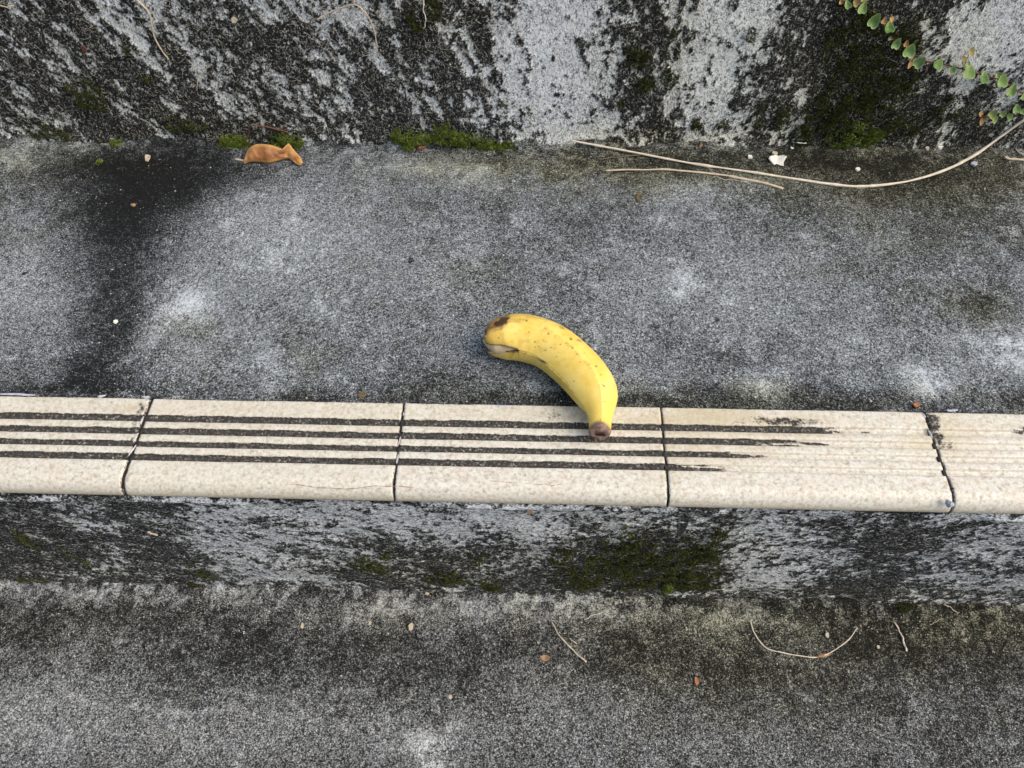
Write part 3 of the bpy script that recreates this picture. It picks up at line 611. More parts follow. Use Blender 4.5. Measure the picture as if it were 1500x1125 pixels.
twig([(1489, 218, .001), (1494, 224), (1506, 226), (1530, 224)], 0.0005, 0.0005, M['twig'], 'tiny hooked twig end above the beige stem stub', n=24, seed=9)
twig([(809, 912), (818, 928), (833, 945), (845, 958), (860, 970)], 0.0006, 0.0009, M['twig'], 'straight slim twig on the lower tread, longest one lying slantwise', surf='L', n=50, knobs=3, seed=10)
twig([(834, 935), (845, 943)], 0.0005, 0.0004, M['twig'], 'short splinter beside the slanting slim twig', 'splinter', surf='L', n=14, seed=11, cat='splinter')
twig([(856, 907), (868, 902), (883, 897)], 0.00045, 0.0005, M['twig_white'], 'short pale splinter near the mossy foot of the lower riser', 'splinter', surf='L', n=24, seed=12, cat='splinter')
t8 = twig([(1099, 908, .002), (1104, 925), (1115, 942), (1130, 953), (1165, 959), (1200, 962), (1224, 952, .0012), (1243, 936, .003), (1256, 919, .006)], 0.0007, 0.0005, M['twig_white'], 'pale stem bent like a bowl on the lower tread', 'dead_twig', surf='L', n=90, knobs=4, seed=13)
twig([(1309, 911), (1319, 926), (1324, 940), (1328, 954)], 0.0008, 0.0009, M['twig_white'], 'short thick pale twig to one side of the bowl-shaped stem', surf='L', n=30, knobs=2, seed=14)
twig([(1383, 886, .001), (1393, 890), (1403, 899)], 0.0006, 0.0004, M['twig'], 'little curved straw at the foot of the lower riser', surf='L', n=24, seed=15)
twig([(1362, 915), (1372, 910), (1380, 906)], 0.0003, 0.0003, M['twig'], 'thin straw lying beside the little curved straw', surf='L', n=20, seed=16)
twig([(1192, 890), (1197, 886)], 0.0004, 0.0003, M['twig'], 'tiny yellowish straw above the bowl-shaped stem', surf='L', n=12, seed=17)
twig([(190, -20), (203, 2), (216, 16), (222, 38), (230, 62), (247, 88)], 0.0008, 0.0005, M['twig'], 'slender straw-coloured stem hanging down the stained upper wall', 'hanging_stem', surf='U', n=70, knobs=3, seed=18, cat='stem')
twig([(464, 29), (485, 18), (505, 9, .002), (519, 6, .004), (530, 12, .005), (541, 27, .004), (549, 50, .002), (554, 76)], 0.0006, 0.0005, M['twig'], 'arched rootlet looping out from the upper wall', 'root', surf='U', n=80, knobs=3, seed=19, cat='root')
twig([(519, 6, .004), (520, -10, .003), (523, -30)], 0.0005, 0.0005, M['twig'], 'root end running up from the top of the arched rootlet', 'root', surf='U', n=20, seed=20, cat='root')
twig([(359, 208, .004), (364, 195, .004), (368, 184, .005), (385, 185, .005), (404, 189, .004), (422, 193, .002)], 0.0006, 0.0007, M['twig_red'], 'bent reddish stalk standing behind the dry folded leaf', 'stalk', surf='U', n=50, knobs=2, seed=21, cat='stalk')
twig([(311, 94), (300, 104), (290, 114), (289, 133)], 0.0003, 0.0003, M['twig'], 'thin angled straw stuck on the upper wall', 'straw', surf='U', n=30, seed=22, cat='straw')
twig([(622, -6), (620, 12, .003), (624, 30, .004), (621, 41, .003), (616, 40)], 0.00045, 0.0003, M['twig_white'], 'pale hooked rootlet hanging from a moss tuft', 'root', surf='U', n=40, seed=23, cat='root')
twig([(1321, 176), (1327, 182, .001), (1331, 192)], 0.0003, 0.0003, M['twig'], 'wispy straw on the moss of the upper wall', 'straw', surf='U', n=20, seed=24, cat='straw')
twig([(0, 8), (10, 10, .001), (20, 8)], 0.0004, 0.0004, M['twig'], 'short straw curl caught high on the upper wall', 'straw', surf='U', n=20, seed=25, cat='straw')
twig([(1167, 209, .001), (1182, 210, .001)], 0.0004, 0.0003, M['chip'], 'tiny white splinter at the foot of the mossy wall', 'splinter', surf='U', n=14, seed=26, cat='splinter')
twig([(217, 779, .001), (231, 785, .001)], 0.0007, 0.0006, M['chip_cream'], 'pale cream splinter stuck on the lower riser', 'splinter', surf='R', n=14, seed=27, cat='splinter')
# papery sheath round the bowl-shaped stem: a part of it
sh = lump('sheath', tuple(at(1207, 960, 2, -HR+0.0014)), 0.0055, 0.0010, 0.0007, M['tan'], 77, None, 0.12)
sh.parent = t8; sh.matrix_parent_inverse = Matrix.Translation(-Vector(t8.location))

# ------------------------------------------------------------------ flakes and chips, one by one
def flake(u, v, ru, rv, m, label, surf='T', seed=0, th=0.0006, n=11, cat='chip', name='chip', tilt=0.0, curl=0.15, group=None):
    r = random.Random(seed)
    ring = []
    for k in range(n):
        a = 2*math.pi*k/n; q = r.uniform(0.72, 1.15); ring.append((math.cos(a)*q, math.sin(a)*q))
    sx = ru*0.00039; sy = rv*0.00048
    V = []; F = []
    for lev, (zz, kk) in enumerate(((0, .96), (th*.6, 1.0), (th, .9))):
        for x, y in ring: V.append((x*sx*kk, y*sy*kk, zz+curl*(x*x+0.4*y)*sx))
    V.append((0, 0, th*1.05)); V.append((0, 0, 0))
    for lev in range(2):
        for k in range(n): F.append((lev*n+k, lev*n+(k+1) % n, (lev+1)*n+(k+1) % n, (lev+1)*n+k))
    for k in range(n): F.append((2*n+k, 2*n+(k+1) % n, 3*n)); F.append(((k+1) % n, k, 3*n+1))
    me = bpy.data.meshes.new(name); me.from_pydata(V, [], F); me.update()
    o = link(name, me, m)
    if surf in 'TL':
        z0 = 0.0 if surf == 'T' else -HR
        o.location = at(u, v, 2, z0+0.0006); o.rotation_euler = (tilt, 0, r.uniform(-.3, .3))
    else:
        y0 = YU if surf == 'U' else YR
        o.location = at(u, v, 1, y0-0.0018); o.rotation_euler = (math.radians(80), 0, r.uniform(-.2, .2))
    return tag(o, label, cat, group)
flake(1138, 237, 17, 11, M['chip'], 'large flaky white paint chip behind the long bleached stem', seed=1, th=.0012, n=14, tilt=.15, curl=.35)
flake(1134, 227, 5, 5, M['chip_cream'], 'cream crumb leaning on the large white chip', seed=2, th=.002)
flake(1098, 231, 5, 3.5, M['chip'], 'oval white crumb beside the large white chip', seed=3, th=.0015)
flake(1256, 249, 5, 3.5, M['chip'], 'white crumb in the bend of the long bleached stem', seed=4, th=.0015)
flake(1160, 218, 3, 3, M['chip'], 'small round white crumb at the wall foot near the large chip', seed=5, th=.001)
flake(1357, 219, 4, 4, M['chip_cream'], 'cream cube-like crumb at the foot of the mossy wall', seed=6, th=.0016)
flake(1376, 218, 5, 3.5, M['chip'], 'white crumb beside the cream cube-like crumb', seed=7, th=.0016)
flake(1426, 241, 7, 4, M['chip_blue'], 'blue-grey mortar crumb under the rising end of the long stem', seed=8, th=.0014)
flake(217, 232, 6, 7, M['chip_cream'], 'cream angular chip on the black damp stain', seed=9, th=.0012, n=7, tilt=.2, curl=.3)
flake(196, 301, 4.5, 2.5, M['tan'], 'tan fragment in the middle of the black damp stain', seed=10, th=.001)
flake(170, 472, 4, 3, M['chip'], 'white crumb at the narrow lower part of the black stain', seed=11, th=.001)
flake(602, 918, 5, 6, M['chip_cream'], 'largest cream crumb on the lower tread', 'L', seed=12, th=.0016)
flake(542, 913, 3, 3, M['chip_cream'], 'smaller cream crumb next to the largest one', 'L', seed=13, th=.001)
flake(443, 917, 3, 4.5, M['chip_cream'], 'upright cream chip on the darkest part of the lower tread', 'L', seed=14, th=.001)
flake(660, 1021, 3, 3, M['chip_cream'], 'lone cream crumb towards the front of the lower tread', 'L', seed=15, th=.001)
flake(626, 870, 4.5, 2.5, M['chip_cream'], 'cream crumb against the foot of the lower riser', 'L', seed=16, th=.001)
flake(1211, 931, 3.5, 4.5, M['chip_cream'], 'cream oval crumb inside the bowl-shaped stem', 'L', seed=17, th=.0012)
flake(1286, 948, 3, 3, M['chip_cream'], 'cream crumb between the bowl-shaped stem and thick twig', 'L', seed=18, th=.001)
flake(798, 964, 9, 5, M['tan'], 'curled tan leaf fragment by the slanting slim twig', 'L', seed=19, th=.0008, tilt=.3, curl=.5, cat='leaf bit', name='leaf_fragment')
flake(1020, 998, 4, 6, M['orange'], 'orange-brown fragment on the open lower tread', 'L', seed=20, th=.001, tilt=.2, curl=.4, cat='leaf bit', name='leaf_fragment')
flake(1342, 594, 6, 3, M['orange'], 'orange-brown crumb where the tread meets a tile joint', seed=21, th=.001, curl=.4, cat='leaf bit', name='leaf_fragment')
flake(936, 289, 6, 8, M['brown'], 'small dull brown leaf bit on the middle tread', seed=22, th=.0005, curl=.4, cat='leaf bit', name='leaf_fragment')
flake(1021, 215, 9, 5, M['tan'], 'crumbled brown leaf bits at the wall foot above the long stem', seed=23, th=.0008, n=15, curl=.4, cat='leaf bit', name='leaf_fragment')
flake(530, 579, 7, 4, M['brown'], 'rust-brown crumb by the back edge of the tiles', seed=24, th=.0006, cat='leaf bit', name='leaf_fragment')
flake(775, 749, 4, 5, M['tan'], 'tan crumb on the bluish part of the lower riser', 'R', seed=25, th=.0008, cat='leaf bit', name='leaf_fragment')
flake(343, 29, 6, 6, M['chip_cream'], 'pale triangular flake high on the upper wall', 'U', seed=26, th=.0008, n=5)
flake(1299, 155, 3, 4, M['chip'], 'white square crumb on the moss of the upper wall', 'U', seed=27, th=.0008, n=4)
flake(124, 71, 5, 6, M['seed'], 'reddish crumb on the dark upper wall', 'U', seed=28, th=.0008)
flake(447, 168, 3, 2, M['chip'], 'tiny white crumb near the foot of the black wall', 'U', seed=29, th=.0006, n=5)
flake(432, 161, 2.5, 2, M['chip'], 'tinier white speck beside the crumb on the black wall', 'U', seed=30, th=.0006, n=5)
o = lump('seed_husk', tuple(at(616, 216, 2, 0.0018)), 0.0034, 0.0022, 0.0018, M['seed'], 91); tag(o, 'dark red seed husk beside the long green moss strip', 'seed')

# ------------------------------------------------------------------ dry folded leaf
m, t, p = mat('dry_orange_leaf'); N = NT(t); P = N.coord((1, 1, 1)); ea, eb, ec = N.attr('stain')
nz_ = N.noise(120, 4, 0.6, P); vein = N.noise(420, 3, 0.6, N.coord((0.25, 1, 1)))
c1 = N.ramp(nz_, [(0.36, (0.19, 0.068, 0.022)), (0.5, (0.32, 0.135, 0.042)), (0.64, (0.46, 0.25, 0.09))])
c1 = N.mix(N.rng(vein, 0.45, 0.7, 0, 0.4), c1, (0.22, 0.10, 0.04))
c1 = N.mix(N.math('MULTIPLY', ec, 0.8), c1, (0.17, 0.065, 0.025)); c1 = N.mix(N.math('MULTIPLY', ea, 0.8), c1, (0.64, 0.40, 0.14)); c1 = N.mix(eb, c1, (0.36, 0.25, 0.14))
t.links.new(c1, p.inputs['Base Color']); p.inputs['Roughness'].default_value = 0.5; p.inputs['Specular IOR Level'].default_value = 0.4
N.bump(p, vein, 0.0004, 0.7); M['leaf'] = m
lo = bpy.data.objects.new('dry_leaf', None); COL.objects.link(lo); c = at(395, 236); lo.location = (c[0], c[1], 0); lo.empty_display_size = .02
tag(lo, 'curled orange-brown dry leaf folded against the foot of the upper wall', 'leaf')
def px(u, v, h): return at(u, v, 2, h)
nu, nv = 48, 22; V = []; ea_ = []; eb_ = []
for i in range(nu):
    s = i/(nu-1); x = 358+(422-358)*s
    near = 238.5 - 1.5*math.sin(math.pi*s) - 9*max(0, s-.55)**1.3*2.2      # front edge resting on the tread
    hgt = 0.0128*math.sin(math.pi*min(1, 0.03+0.90*s**0.78))**1.0
    A = px(x, near, 0.0012)
    dep = 0.011*math.sin(math.pi*min(1, .08+.86*s))**0.7
    for j in range(nv):
        q = j/(nv-1); ph = math.pi*0.93*q - 0.18
        fq = q/0.58 if q < 0.58 else (1-q)/0.42; fz = fq**0.82 if q < .58 else fq; yy_ = A[1] - 0.0008 + dep*(0.62*(q/.58)**1.5 if q < .58 else 0.62+0.40*(q-.58)/.42) - 0.0012*math.sin(math.pi*min(1, q/.58)); zz_ = 0.0010 + hgt*fz + 0.0004*math.sin(7*s+3*q)
        cr = 0.0009*(mnoise.noise((s*5, q*4, 1.7)))+0.0004*mnoise.noise((s*14, q*9, 5.1)); V.append((A[0]+0.0015*q*(s-.4), yy_+0.0005*math.sin(9*s)-cr, zz_+cr)); ea_.append(max(0, 1-q*7)*.75+.85*math.exp(-((q-.57)/.05)**2)*(s > .05)+0.16*max(0, math.sin(40*(s+0.5*q)))**6); eb_.append(min(1, .6*max(0, .2-s)/.2+0.22*max(0, math.sin(40*(s+0.5*q)+1.2))**4*(q < .5)))  # ea_: yellow edge and veins, plus the fold crest's lit rim painted in
me = mesh('blade', V, grid_faces(nu, nv)); set_attr(me, 'stain', np.clip(ea_, 0, 1), np.array(eb_), np.array([max(0., min(1., 1.6*math.exp(-(((k//nv)/(nu-1)-.72)/.28)**2)*math.exp(-(((k%nv)/(nv-1)-.30)/.16)**2)*(0.7+mnoise.noise(((k//nv)*.25, (k%nv)*.3, 2.0))))) for k in range(len(V))])); local(me, lo)  # third channel: shading inside the fold, put in as darker red-brown
b1 = link('blade', me, M['leaf'], lo); sm_ = b1.modifiers.new('t', 'SOLIDIFY'); sm_.thickness = 0.0005
# the twisted outer end
V = []; ea_ = []; nu2, nv2 = 34, 14
topE = [(392, 222, .005), (405, 222, .0065), (414, 219, .0080), (422.5, 210.5, .0100), (429, 218, .0075), (435, 225, .0052), (441, 233, .0030), (443, 239, .0016)]
botE = [(392, 231, .003), (406, 230, .0035), (414, 229, .003), (421, 230.5, .0024), (427, 234.5, .0018), (433, 239, .0014), (438.5, 242, .0012), (442, 241, .0012)]
te = catmull([px(*q) for q in topE], nu2); be = catmull([px(*q) for q in botE], nu2)
for i in range(nu2):
    for j in range(nv2):
        q = j/(nv2-1); P_ = te[i]*(1-q)+be[i]*q; P_ = P_ + np.array([0, -0.35, 0.65])*0.0013*math.sin(math.pi*q)
        P_ = P_ + np.array([0, -1, 1])*0.0005*mnoise.noise((i*.22, q*3, 8.)); V.append(P_); ea_.append(min(1, max(0, 1-q*4)*1.0+max(0, (i/nu2-.82)*4)+.05+max(0, q*5-4)*.5))
me = mesh('tip', V, grid_faces(nu2, nv2)); set_attr(me, 'stain', np.array(ea_), np.zeros(len(V)), np.zeros(len(V))); local(me, lo)
b2 = link('tip', me, M['leaf'], lo); sm_ = b2.modifiers.new('t', 'SOLIDIFY'); sm_.thickness = 0.0005
C = catmull([px(362, 237, .0014), px(355, 235, .001), px(345, 233, .001)], 16); me = capped('leaf_stalk', C, np.linspace(.0012, .0007, 16)); local(me, lo); link('leaf_stalk', me, M['twig'], lo)
C = catmull([px(362, 238, .001), px(356, 238.5, .0008), px(349, 237.5, .0008)], 16); me = capped('leaf_stalk', C, np.linspace(.0010, .0005, 16)); local(me, lo); link('leaf_stalk', me, M['brown'], lo)

# ------------------------------------------------------------------ creeping vine on the wall
m, t, p = mat('green_vine_leaf'); N = NT(t); rim, tip_, red = N.attr('stain'); nz_ = N.noise(500, 3, 0.6, N.coord())
c1 = N.ramp(nz_, [(0.3, (0.055, 0.14, 0.035)), (0.7, (0.13, 0.25, 0.075))])
c1 = N.mix(N.rng(N.new('ObjectInfo').outputs['Random'], 0, 1, 0.0, 0.55), c1, (0.17, 0.26, 0.11)); c1 = N.mix(N.math('MULTIPLY', tip_, 0.75), c1, (0.27, 0.40, 0.13)); c1 = N.mix(N.math('MULTIPLY', rim, 0.75), c1, (0.42, 0.58, 0.24)); c1 = N.mix(red, c1, N.ramp(nz_, [(.3, (.30, .14, .06)), (.7, (.50, .30, .16))]))
t.links.new(c1, p.inputs['Base Color']); p.inputs['Roughness'].default_value = 0.45; p.inputs['Specular IOR Level'].default_value = 0.35; N.bump(p, nz_, .0002, .5)
M['vleaf'] = m
def leaf_mesh(seed, redness, lime):
    r = random.Random(seed); nr, na = 8, 34; V = [(0, 0, 0)]; R_ = [0]; Tq = [0]
    asym = r.uniform(-.12, .12)
    for i in range(1, nr+1):
        q = i/nr
        for k in range(na):
            a = 2*math.pi*k/na                    # a = pi/2 is the tip
            d = abs(((a-math.pi/2+math.pi) % (2*math.pi))-math.pi)
            rad = 0.80+0.26*math.exp(-(d/0.42)**2) - 0.20*math.exp(-((math.pi-d)/0.30)**2) + 0.18*math.exp(-((d-2.2)/0.55)**2)
            rad *= 1+asym*math.cos(a)
            x, y = rad*q*math.cos(a), rad*q*math.sin(a)
            z = 0.42*q*q - 0.10*abs(x)**1.2*(-1) + 0.30*max(0, y)**2 - 0.10*math.exp(-(x/0.12)**2)*q
            V.append((x, y, z)); R_.append(sst(q, .80, 1.0)); Tq.append(sst(y, 0.15, .75))
    F = [(0, 1+k, 1+(k+1) % na, 1+(k+1) % na) for k in range(0)]
    Q = [(1+(i-1)*na+k, 1+i*na+k, 1+i*na+(k+1) % na, 1+(i-1)*na+(k+1) % na) for i in range(1, nr) for k in range(na)]
    Tr = [(0, 1+k, 1+(k+1) % na) for k in range(na)]
    me = bpy.data.meshes.new('leaf'); me.from_pydata(V, [], Q+Tr); me.polygons.foreach_set('use_smooth', [True]*len(me.polygons)); me.update()
    set_attr(me, 'stain', np.array(R_, float)*(1-redness*.6), np.clip(np.array(Tq, float)+lime, 0, 1), np.full(len(V), redness*0.85))
    return me
def vine(label, spine, leaves, seed):
    r = random.Random(seed); root = bpy.data.objects.new('creeping_vine', None); COL.objects.link(root)
    c = at(*spine[len(spine)//2], 1, YU-.004); root.location = c; root.empty_display_size = .02; tag(root, label, 'vine')
    C = catmull([at(u, v, 1, YU-0.0022) for u, v in spine], 90); me = capped('stem', C, np.full(90, .00055), 6); local(me, root); link('stem', me, M['stem_vine'], root)
    for k, (u, v, ru, rv, rot, red, lime) in enumerate(leaves):
        me = leaf_mesh(seed*50+k, red, lime); o = link('leaf', me, M['vleaf'], root)
        o.location = Vector(at(u, v, 1, YU-0.0046-r.uniform(0, .0016))) - root.location
        kk = r.uniform(.9, 1.12); o.scale = (ru*0.00041*kk, rv*0.00046*kk, min(ru, rv)*r.uniform(0.0003, .0006))
        # face outwards and up towards the open sky
        o.rotation_euler = (Matrix.Rotation(r.uniform(-.15, .15), 3, 'Z') @ Matrix.Rotation(math.radians(52+r.uniform(-22, 18)), 3, 'X') @ Matrix.Rotation(r.uniform(-.35, .35), 3, 'Y') @ Matrix.Rotation(math.radians(rot+r.uniform(-22, 22)), 3, 'Z')).to_euler()
        sp_ = spine[min(range(len(spine)), key=lambda q: (spine[q][0]-u)**2+(spine[q][1]-v)**2)]
        a = Vector(at(u, v, 1, YU-.0042)); b = Vector(at(sp_[0], sp_[1], 1, YU-.0022))
        if (a-b).length > .0015:
            me = capped('leaf_stalk', catmull([a, (a+b)/2+Vector((0, -.0004, .0003)), b], 8), np.full(8, .00028), 5); local(me, root); link('leaf_stalk', me, M['stem_vine'], root)
vine('creeping vine with a chain of small heart-shaped green leaves across the upper wall',
     [(1210, -22), (1228, -4), (1246, 6), (1262, 8), (1275, 20), (1290, 32), (1303, 46), (1313, 58), (1324, 70), (1340, 82), (1358, 90), (1375, 92), (1393, 97), (1410, 101), (1428, 106), (1448, 112), (1466, 117), (1482, 128), (1500, 137), (1530, 150)],
     [(1242, 9, 6.5, 7, 10, 0, .1), (1264, 14, 7, 8, 5, 0, .5), (1279, 31, 8.5, 10, -20, 0, .0), (1301, 43, 9, 8, -5, 0, .1), (1311, 64, 9, 9, -15, 0, 0), (1330, 75, 10.5, 9.5, -10, 0, .1), (1346, 92, 9, 10, -25, 0, .1), (1371, 96, 11, 9, -10, 0, .15), (1394, 103, 6.5, 7, 0, 0, 0), (1418, 108, 10.5, 9.5, -5, 0, .3), (1440, 116, 9, 10.5, -10, 0, -.1), (1464, 121, 11, 9.5, -5, 0, .6), (1481, 134, 7, 9.5, -20, 0, .5), (1502, 143, 7, 8, 0, 0, .4), (1525, 150, 8, 8, 0, 0, .2),
      (1232, 4, 3.5, 4, 0, 1, 0), (1254, 5, 5.5, 5, 30, .7, .2), (1266, -1, 7, 5, 0, .6, .3), (1295, 32, 4.5, 4.5, 0, .9, 0), (1305, 28, 5.5, 4.5, -50, .9, 0), (1327, 65, 4, 5, 0, .95, 0), (1332, 94, 4, 6, 150, 1, 0), (1420, 77, 7, 6.5, -30, .6, .5), (1410, 88, 6, 5, 60, .65, .3), (1418, 94, 4, 4, 0, .1, 1), (1410, 97, 2.6, 2.4, 0, .0, 1), (1304, 56, 3, 3, 0, .4, 1), (1462, 110, 5, 3.5, 70, 0, .6)], 4)
vine('short vine sprig with reddish tip beside the rising end of the long stem',
     [(1436, 171), (1446, 171), (1456, 171), (1467, 170), (1478, 168), (1490, 165), (1505, 160), (1530, 152)],
     [(1436, 168, 5, 3.5, 60, 1, 0), (1437, 177, 5.5, 6.5, 170, .9, .2), (1453, 167, 7.5, 7, -50, .25, .3), (1456, 175, 4.8, 5.5, 190, .1, .5), (1468, 167, 5.5, 6, -20, 0, .5), (1476, 171, 6.5, 6, 150, 0, -.1), (1489, 160, 6.5, 6.5, 10, 0, .3), (1499, 163, 5, 5.5, 0, 0, .2), (1516, 156, 6, 6, 0, 0, .2)], 6)

# ------------------------------------------------------------------ moss cushions: masses of tiny leaflets
def moss(label, blobs, m, surf, dens, size, mound, seed, group=None, thr=0.35):
    r = np.random.default_rng(seed); P3 = []; NR = []
    axis, val, oth, sgnn = {'U': (1, YU-0.0012, 2, -1), 'R': (1, YR-0.001, 2, -1), 'T': (2, 0.0004, 1, 1), 'L': (2, -HR+0.0004, 1, 1)}[surf]
    for (u, v, ru, rv) in blobs:
        c = at(u, v, axis, val); ra = abs(at(u+ru, v, axis, val)[0]-c[0]); rb = abs(at(u, v+rv, axis, val)[oth]-at(u, v-rv, axis, val)[oth])/2
        n = int(math.pi*ra*rb*1e6*dens); q = r.uniform(-1, 1, (n*2, 2)); d = np.hypot(q[:, 0], q[:, 1]); ok = d < 1
        q, d = q[ok]*1.25, d[ok]*1.25; a = c[0]+q[:, 0]*ra; b = c[oth]+q[:, 1]*rb; d = np.clip(d + 1.1*(fbm(a*130, b*130, seed+3, 3)-0.5), 0, 2); ok = d < 1; q, d, a, b = q[ok], d[ok], a[ok], b[ok]
        nzv = fbm(a*220, b*220, seed, 3); keep = (nzv-0.16*d**2 > thr-0.06); a, b, d, nzv = a[keep], b[keep], d[keep], nzv[keep]
        h = mound*np.sqrt(np.clip(1-d**2, 0, 1))*(0.55+0.9*nzv)+0.0003
        Q = np.zeros((len(a), 3)); Q[:, 0] = a
        if oth == 2: Q[:, 1] = val-h; Q[:, 2] = np.maximum(b, 0.0005-(HR if surf == 'R' else 0))
        else: Q[:, 1] = b; Q[:, 2] = val+h
        P3.append(Q)
    P3 = np.concatenate(P3); n = len(P3); L = 5
    base = np.array([0, -0.75, 0.65]) if oth == 2 else np.array([0, -0.15, 1.0])
    dirs = base[None, None, :]*0.75 + r.normal(0, 0.62, (n, L, 3)); dirs /= np.linalg.norm(dirs, axis=2)[:, :, None]
    ln = size*r.uniform(0.6, 1.3, (n, L, 1)); side = np.cross(dirs, r.normal(0, 1, (n, L, 3))); side /= np.linalg.norm(side, axis=2)[:, :, None]+1e-9
    b0 = P3[:, None, :]-dirs*ln*0.3; mid = b0+dirs*ln*0.5; tip = b0+dirs*ln
    V = np.stack([b0, mid+side*ln*0.24, tip, mid-side*ln*0.24], 2).reshape(-1, 3)
    F = np.arange(len(V)).reshape(-1, 4); me = mesh('moss', V, F, False); o = link('moss', me, m)
    return tag(o, label, 'moss', group, 'stuff')
moss('bright green moss cushion at the wall foot beside the stalk end of the dry leaf', [(346, 212, 20, 14), (335, 205, 10, 8), (360, 206, 8, 8)], M['moss'], 'U', 3.2, .0014, .006, 1)
moss('green moss cushion behind the outer end of the dry leaf', [(422, 203, 22, 10), (437, 206, 10, 8), (408, 207, 12, 7)], M['moss'], 'U', 3.2, .0014, .006, 2)
moss('long strip of green moss at the foot of the upper wall', [(593, 196, 20, 15), (620, 200, 22, 9), (655, 194, 24, 18), (685, 205, 30, 12), (720, 208, 30, 9), (742, 211, 12, 6)], M['moss'], 'U', 3.0, .0014, .006, 3)
moss('round tuft of light green moss on the tread by the seed husk', [(597, 216, 11, 8)], M['moss'], 'T', 4.0, .0013, .003, 4)
moss('small pair of moss dots at the wall foot above the black stain', [(151, 203, 7, 5), (168, 212, 9, 6), (147, 239, 6, 4)], M['moss'], 'T', 3.0, .0012, .002, 5)
moss('green moss cushion low on the upper wall under the vine', [(1252, 200, 36, 20), (1228, 208, 14, 8), (1272, 196, 18, 10)], M['moss'], 'U', 2.6, .0013, .005, 6)
moss('wide olive moss growth covering the wall under the vine', [(1250, 40, 36, 50), (1262, 100, 46, 50), (1200, 160, 34, 34), (1240, 170, 60, 40), (1320, 185, 34, 18), (1300, 130, 40, 40), (1180, 190, 18, 24), (1330, 50, 30, 40), (1390, 160, 24, 20), (1115, 165, 14, 26), (1145, 170, 12, 20)], M['moss_dark'], 'U', 1.6, .0013, .0022, 7, None, .44)
moss('dark olive moss flecks on the pale middle part of the upper wall', [(930, 85, 18, 16), (980, 115, 16, 14), (945, 125, 18, 10), (910, 155, 10, 8), (985, 48, 10, 8), (1100, 50, 12, 10), (1022, 182, 10, 12), (1060, 180, 10, 8)], M['moss_dark'], 'U', 1.8, .0013, .002, 8, None, .38)
moss('moss tuft near the pale hooked rootlet on the upper wall', [(634, 14, 16, 18), (612, 36, 10, 10), (600, 25, 10, 14)], M['moss_dark'], 'U', 2.4, .0014, .004, 9)
moss('olive moss smears low on the black part of the upper wall', [(70, 193, 34, 12), (215, 115, 12, 10), (130, 140, 30, 20), (270, 180, 40, 12), (740, 155, 14, 12), (778, 160, 6, 8), (548, 162, 8, 6), (190, 75, 10, 8)], M['moss_dark'], 'U', 1.6, .0013, .002, 10, None, .42)
moss('dark moss bed on the lower riser below the banana', [(960, 830, 90, 36), (930, 800, 50, 26), (1010, 850, 50, 22), (850, 845, 40, 20), (1040, 800, 30, 24)], M['moss_dark'], 'R', 1.3, .0013, .0018, 11, None, .50)
moss('small bright green moss tuft in the dark moss bed', [(978, 858, 8, 7)], M['moss'], 'R', 4.0, .0014, .003, 12)
moss('olive moss patch on the lower riser, two tiles from the banana', [(545, 825, 28, 14), (570, 812, 18, 10), (655, 845, 30, 10), (720, 856, 18, 9), (700, 815, 12, 8), (820, 815, 24, 14)], M['moss_dark'], 'R', 1.3, .0013, .0018, 13, None, .47)
moss('sparse moss low on the lower riser below the widest pale-grouted tile joint', [(290, 860, 12, 9), (330, 858, 8, 5), (300, 840, 16, 8), (275, 828, 12, 6), (110, 815, 14, 12), (40, 790, 10, 12), (60, 855, 40, 10)], M['moss_dark'], 'R', 1.2, .0012, .0015, 14, None, .49)
moss('yellowish moss dots at the foot of the riser near the little curved straw', [(1325, 888, 16, 8), (1345, 880, 10, 5), (1275, 825, 10, 8), (1100, 873, 16, 6), (780, 868, 8, 6)], M['moss_dark'], 'L', 2.6, .0012, .002, 15, None, .38)

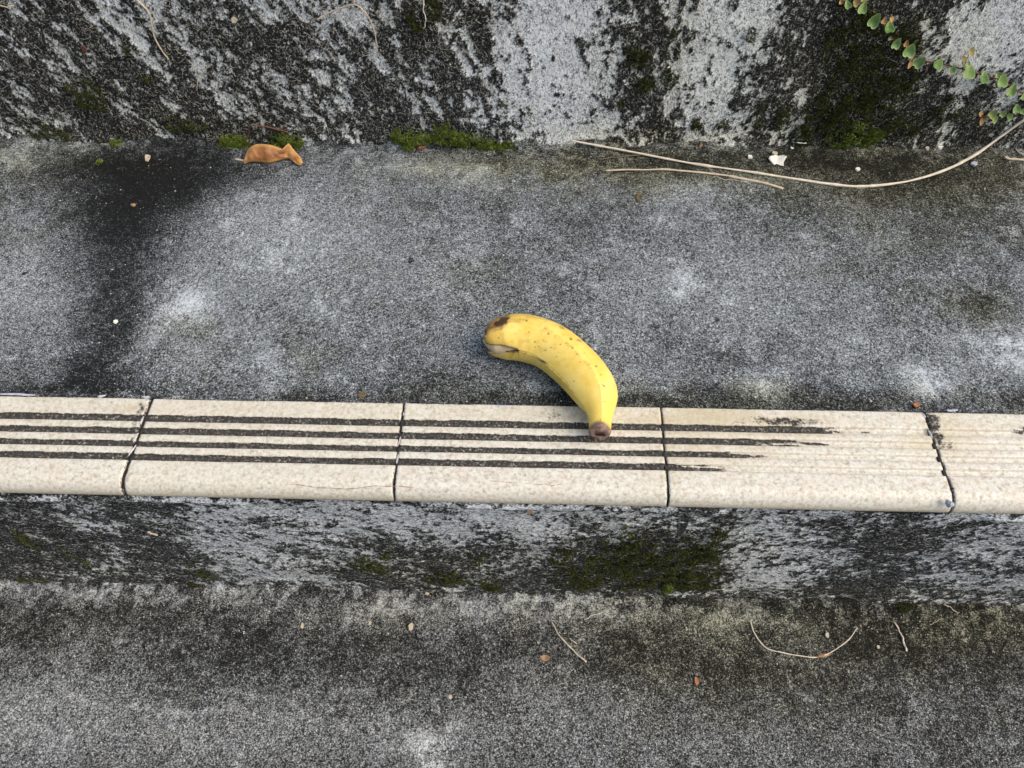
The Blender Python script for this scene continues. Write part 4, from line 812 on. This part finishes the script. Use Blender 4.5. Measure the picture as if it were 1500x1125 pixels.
# ------------------------------------------------------------------ rootlets and grit: too many to count
def strands(name, label, n, region, surf, m, seed, rad=(.00009, .00018), ln=(.0015, .0060)):
    r = np.random.default_rng(seed); AV = []; AF = []; off = 0
    for _ in range(n):
        u, v = r.uniform(region[0], region[2]), r.uniform(region[1], region[3])
        if surf == 'U': c = at(u, v, 1, YU-.0014-r.uniform(0, .0008)); e1, e2, e3 = np.array([1, 0, 0.]), np.array([0, 0, 1.]), np.array([0, -1., 0])
        elif surf == 'R': c = at(u, v, 1, YR-.0016); e1, e2, e3 = np.array([1, 0, 0.]), np.array([0, 0, 1.]), np.array([0, -1., 0])
        else: c = at(u, v, 2, (0 if surf == 'T' else -HR)+.0007); e1, e2, e3 = np.array([1, 0, 0.]), np.array([0, 1., 0]), np.array([0, 0, 1.])
        L = r.uniform(*ln)*(1 if r.random() > .12 else 1.8); a = r.uniform(0, 6.28); k = r.normal(0, 1.3)/1.0; s = np.linspace(0, 1, 6); th = a+k*s
        P_ = c+np.cumsum(np.stack([np.cos(th), np.sin(th)], 1)@np.stack([e1, e2]), 0)*L/6 + np.outer(np.sin(np.pi*s)*r.uniform(0, .0010), e3)
        V, F = tube(P_, np.full(6, r.uniform(*rad)), 3); V = V[:-2]
        AV.append(V); AF.append(np.array(F)+off); off += len(V)
    o = link(name, mesh(name, np.concatenate(AV), np.concatenate(AF)), m); return tag(o, label, name.replace('_', ' '), None, 'stuff')
strands('rootlets', 'fine grey dead rootlets clinging all over the upper wall', 2300, (-60, -10, 760, 205), 'U', M['root'], 1)
strands('rootlet_wisps', 'sparse fine rootlets on the pale and mossy end of the upper wall', 700, (760, -10, 1560, 205), 'U', M['root'], 2)
strands('fibres', 'fine dead fibres scattered over the lower riser', 500, (-40, 750, 1540, 855), 'R', M['root'], 3)

def grit(label, n, regs, surf, m, seed, size=(.00022, .0006)):
    r = np.random.default_rng(seed); AV = []; AF = []; oc = np.array([(1, 0, 0), (-1, 0, 0), (0, 1, 0), (0, -1, 0), (0, 0, 1), (0, 0, -1)], float)
    of = np.array([(0, 2, 4), (2, 1, 4), (1, 3, 4), (3, 0, 4), (2, 0, 5), (1, 2, 5), (3, 1, 5), (0, 3, 5)])
    for k in range(n):
        reg = regs[r.integers(len(regs))]; u, v = r.uniform(reg[0], reg[2]), r.uniform(reg[1], reg[3])
        c = at(u, v, 2, 0.0004 if surf == 'T' else -HR+.0005) if surf in 'TL' else at(u, v, 1, (YU if surf == 'U' else YR)-.0013)
        s = size[0]+(size[1]-size[0])*r.random()**4; AV.append(c+oc*s*r.uniform(.6, 1.4, (6, 1))*np.array([1.2, 1, .7])); AF.append(of+6*k)
    o = link('grit', mesh('grit', np.concatenate(AV), np.concatenate(AF), False), m); return tag(o, label, 'grit', None, 'stuff')
grit('pale sand grains loose on the middle tread', 1700, [(-60, 215, 1560, 590)], 'T', M['grit'], 1)
grit('pale sand grains loose on the lower tread', 1700, [(-60, 870, 1560, 1140), (0, 865, 1500, 930)], 'L', M['grit'], 2)
grit('pale crumbs clinging to the upper wall', 500, [(-60, 0, 1560, 205)], 'U', M['grit'], 3)
grit('pale crumbs clinging to the lower riser', 300, [(-60, 745, 1560, 860)], 'R', M['grit'], 4)
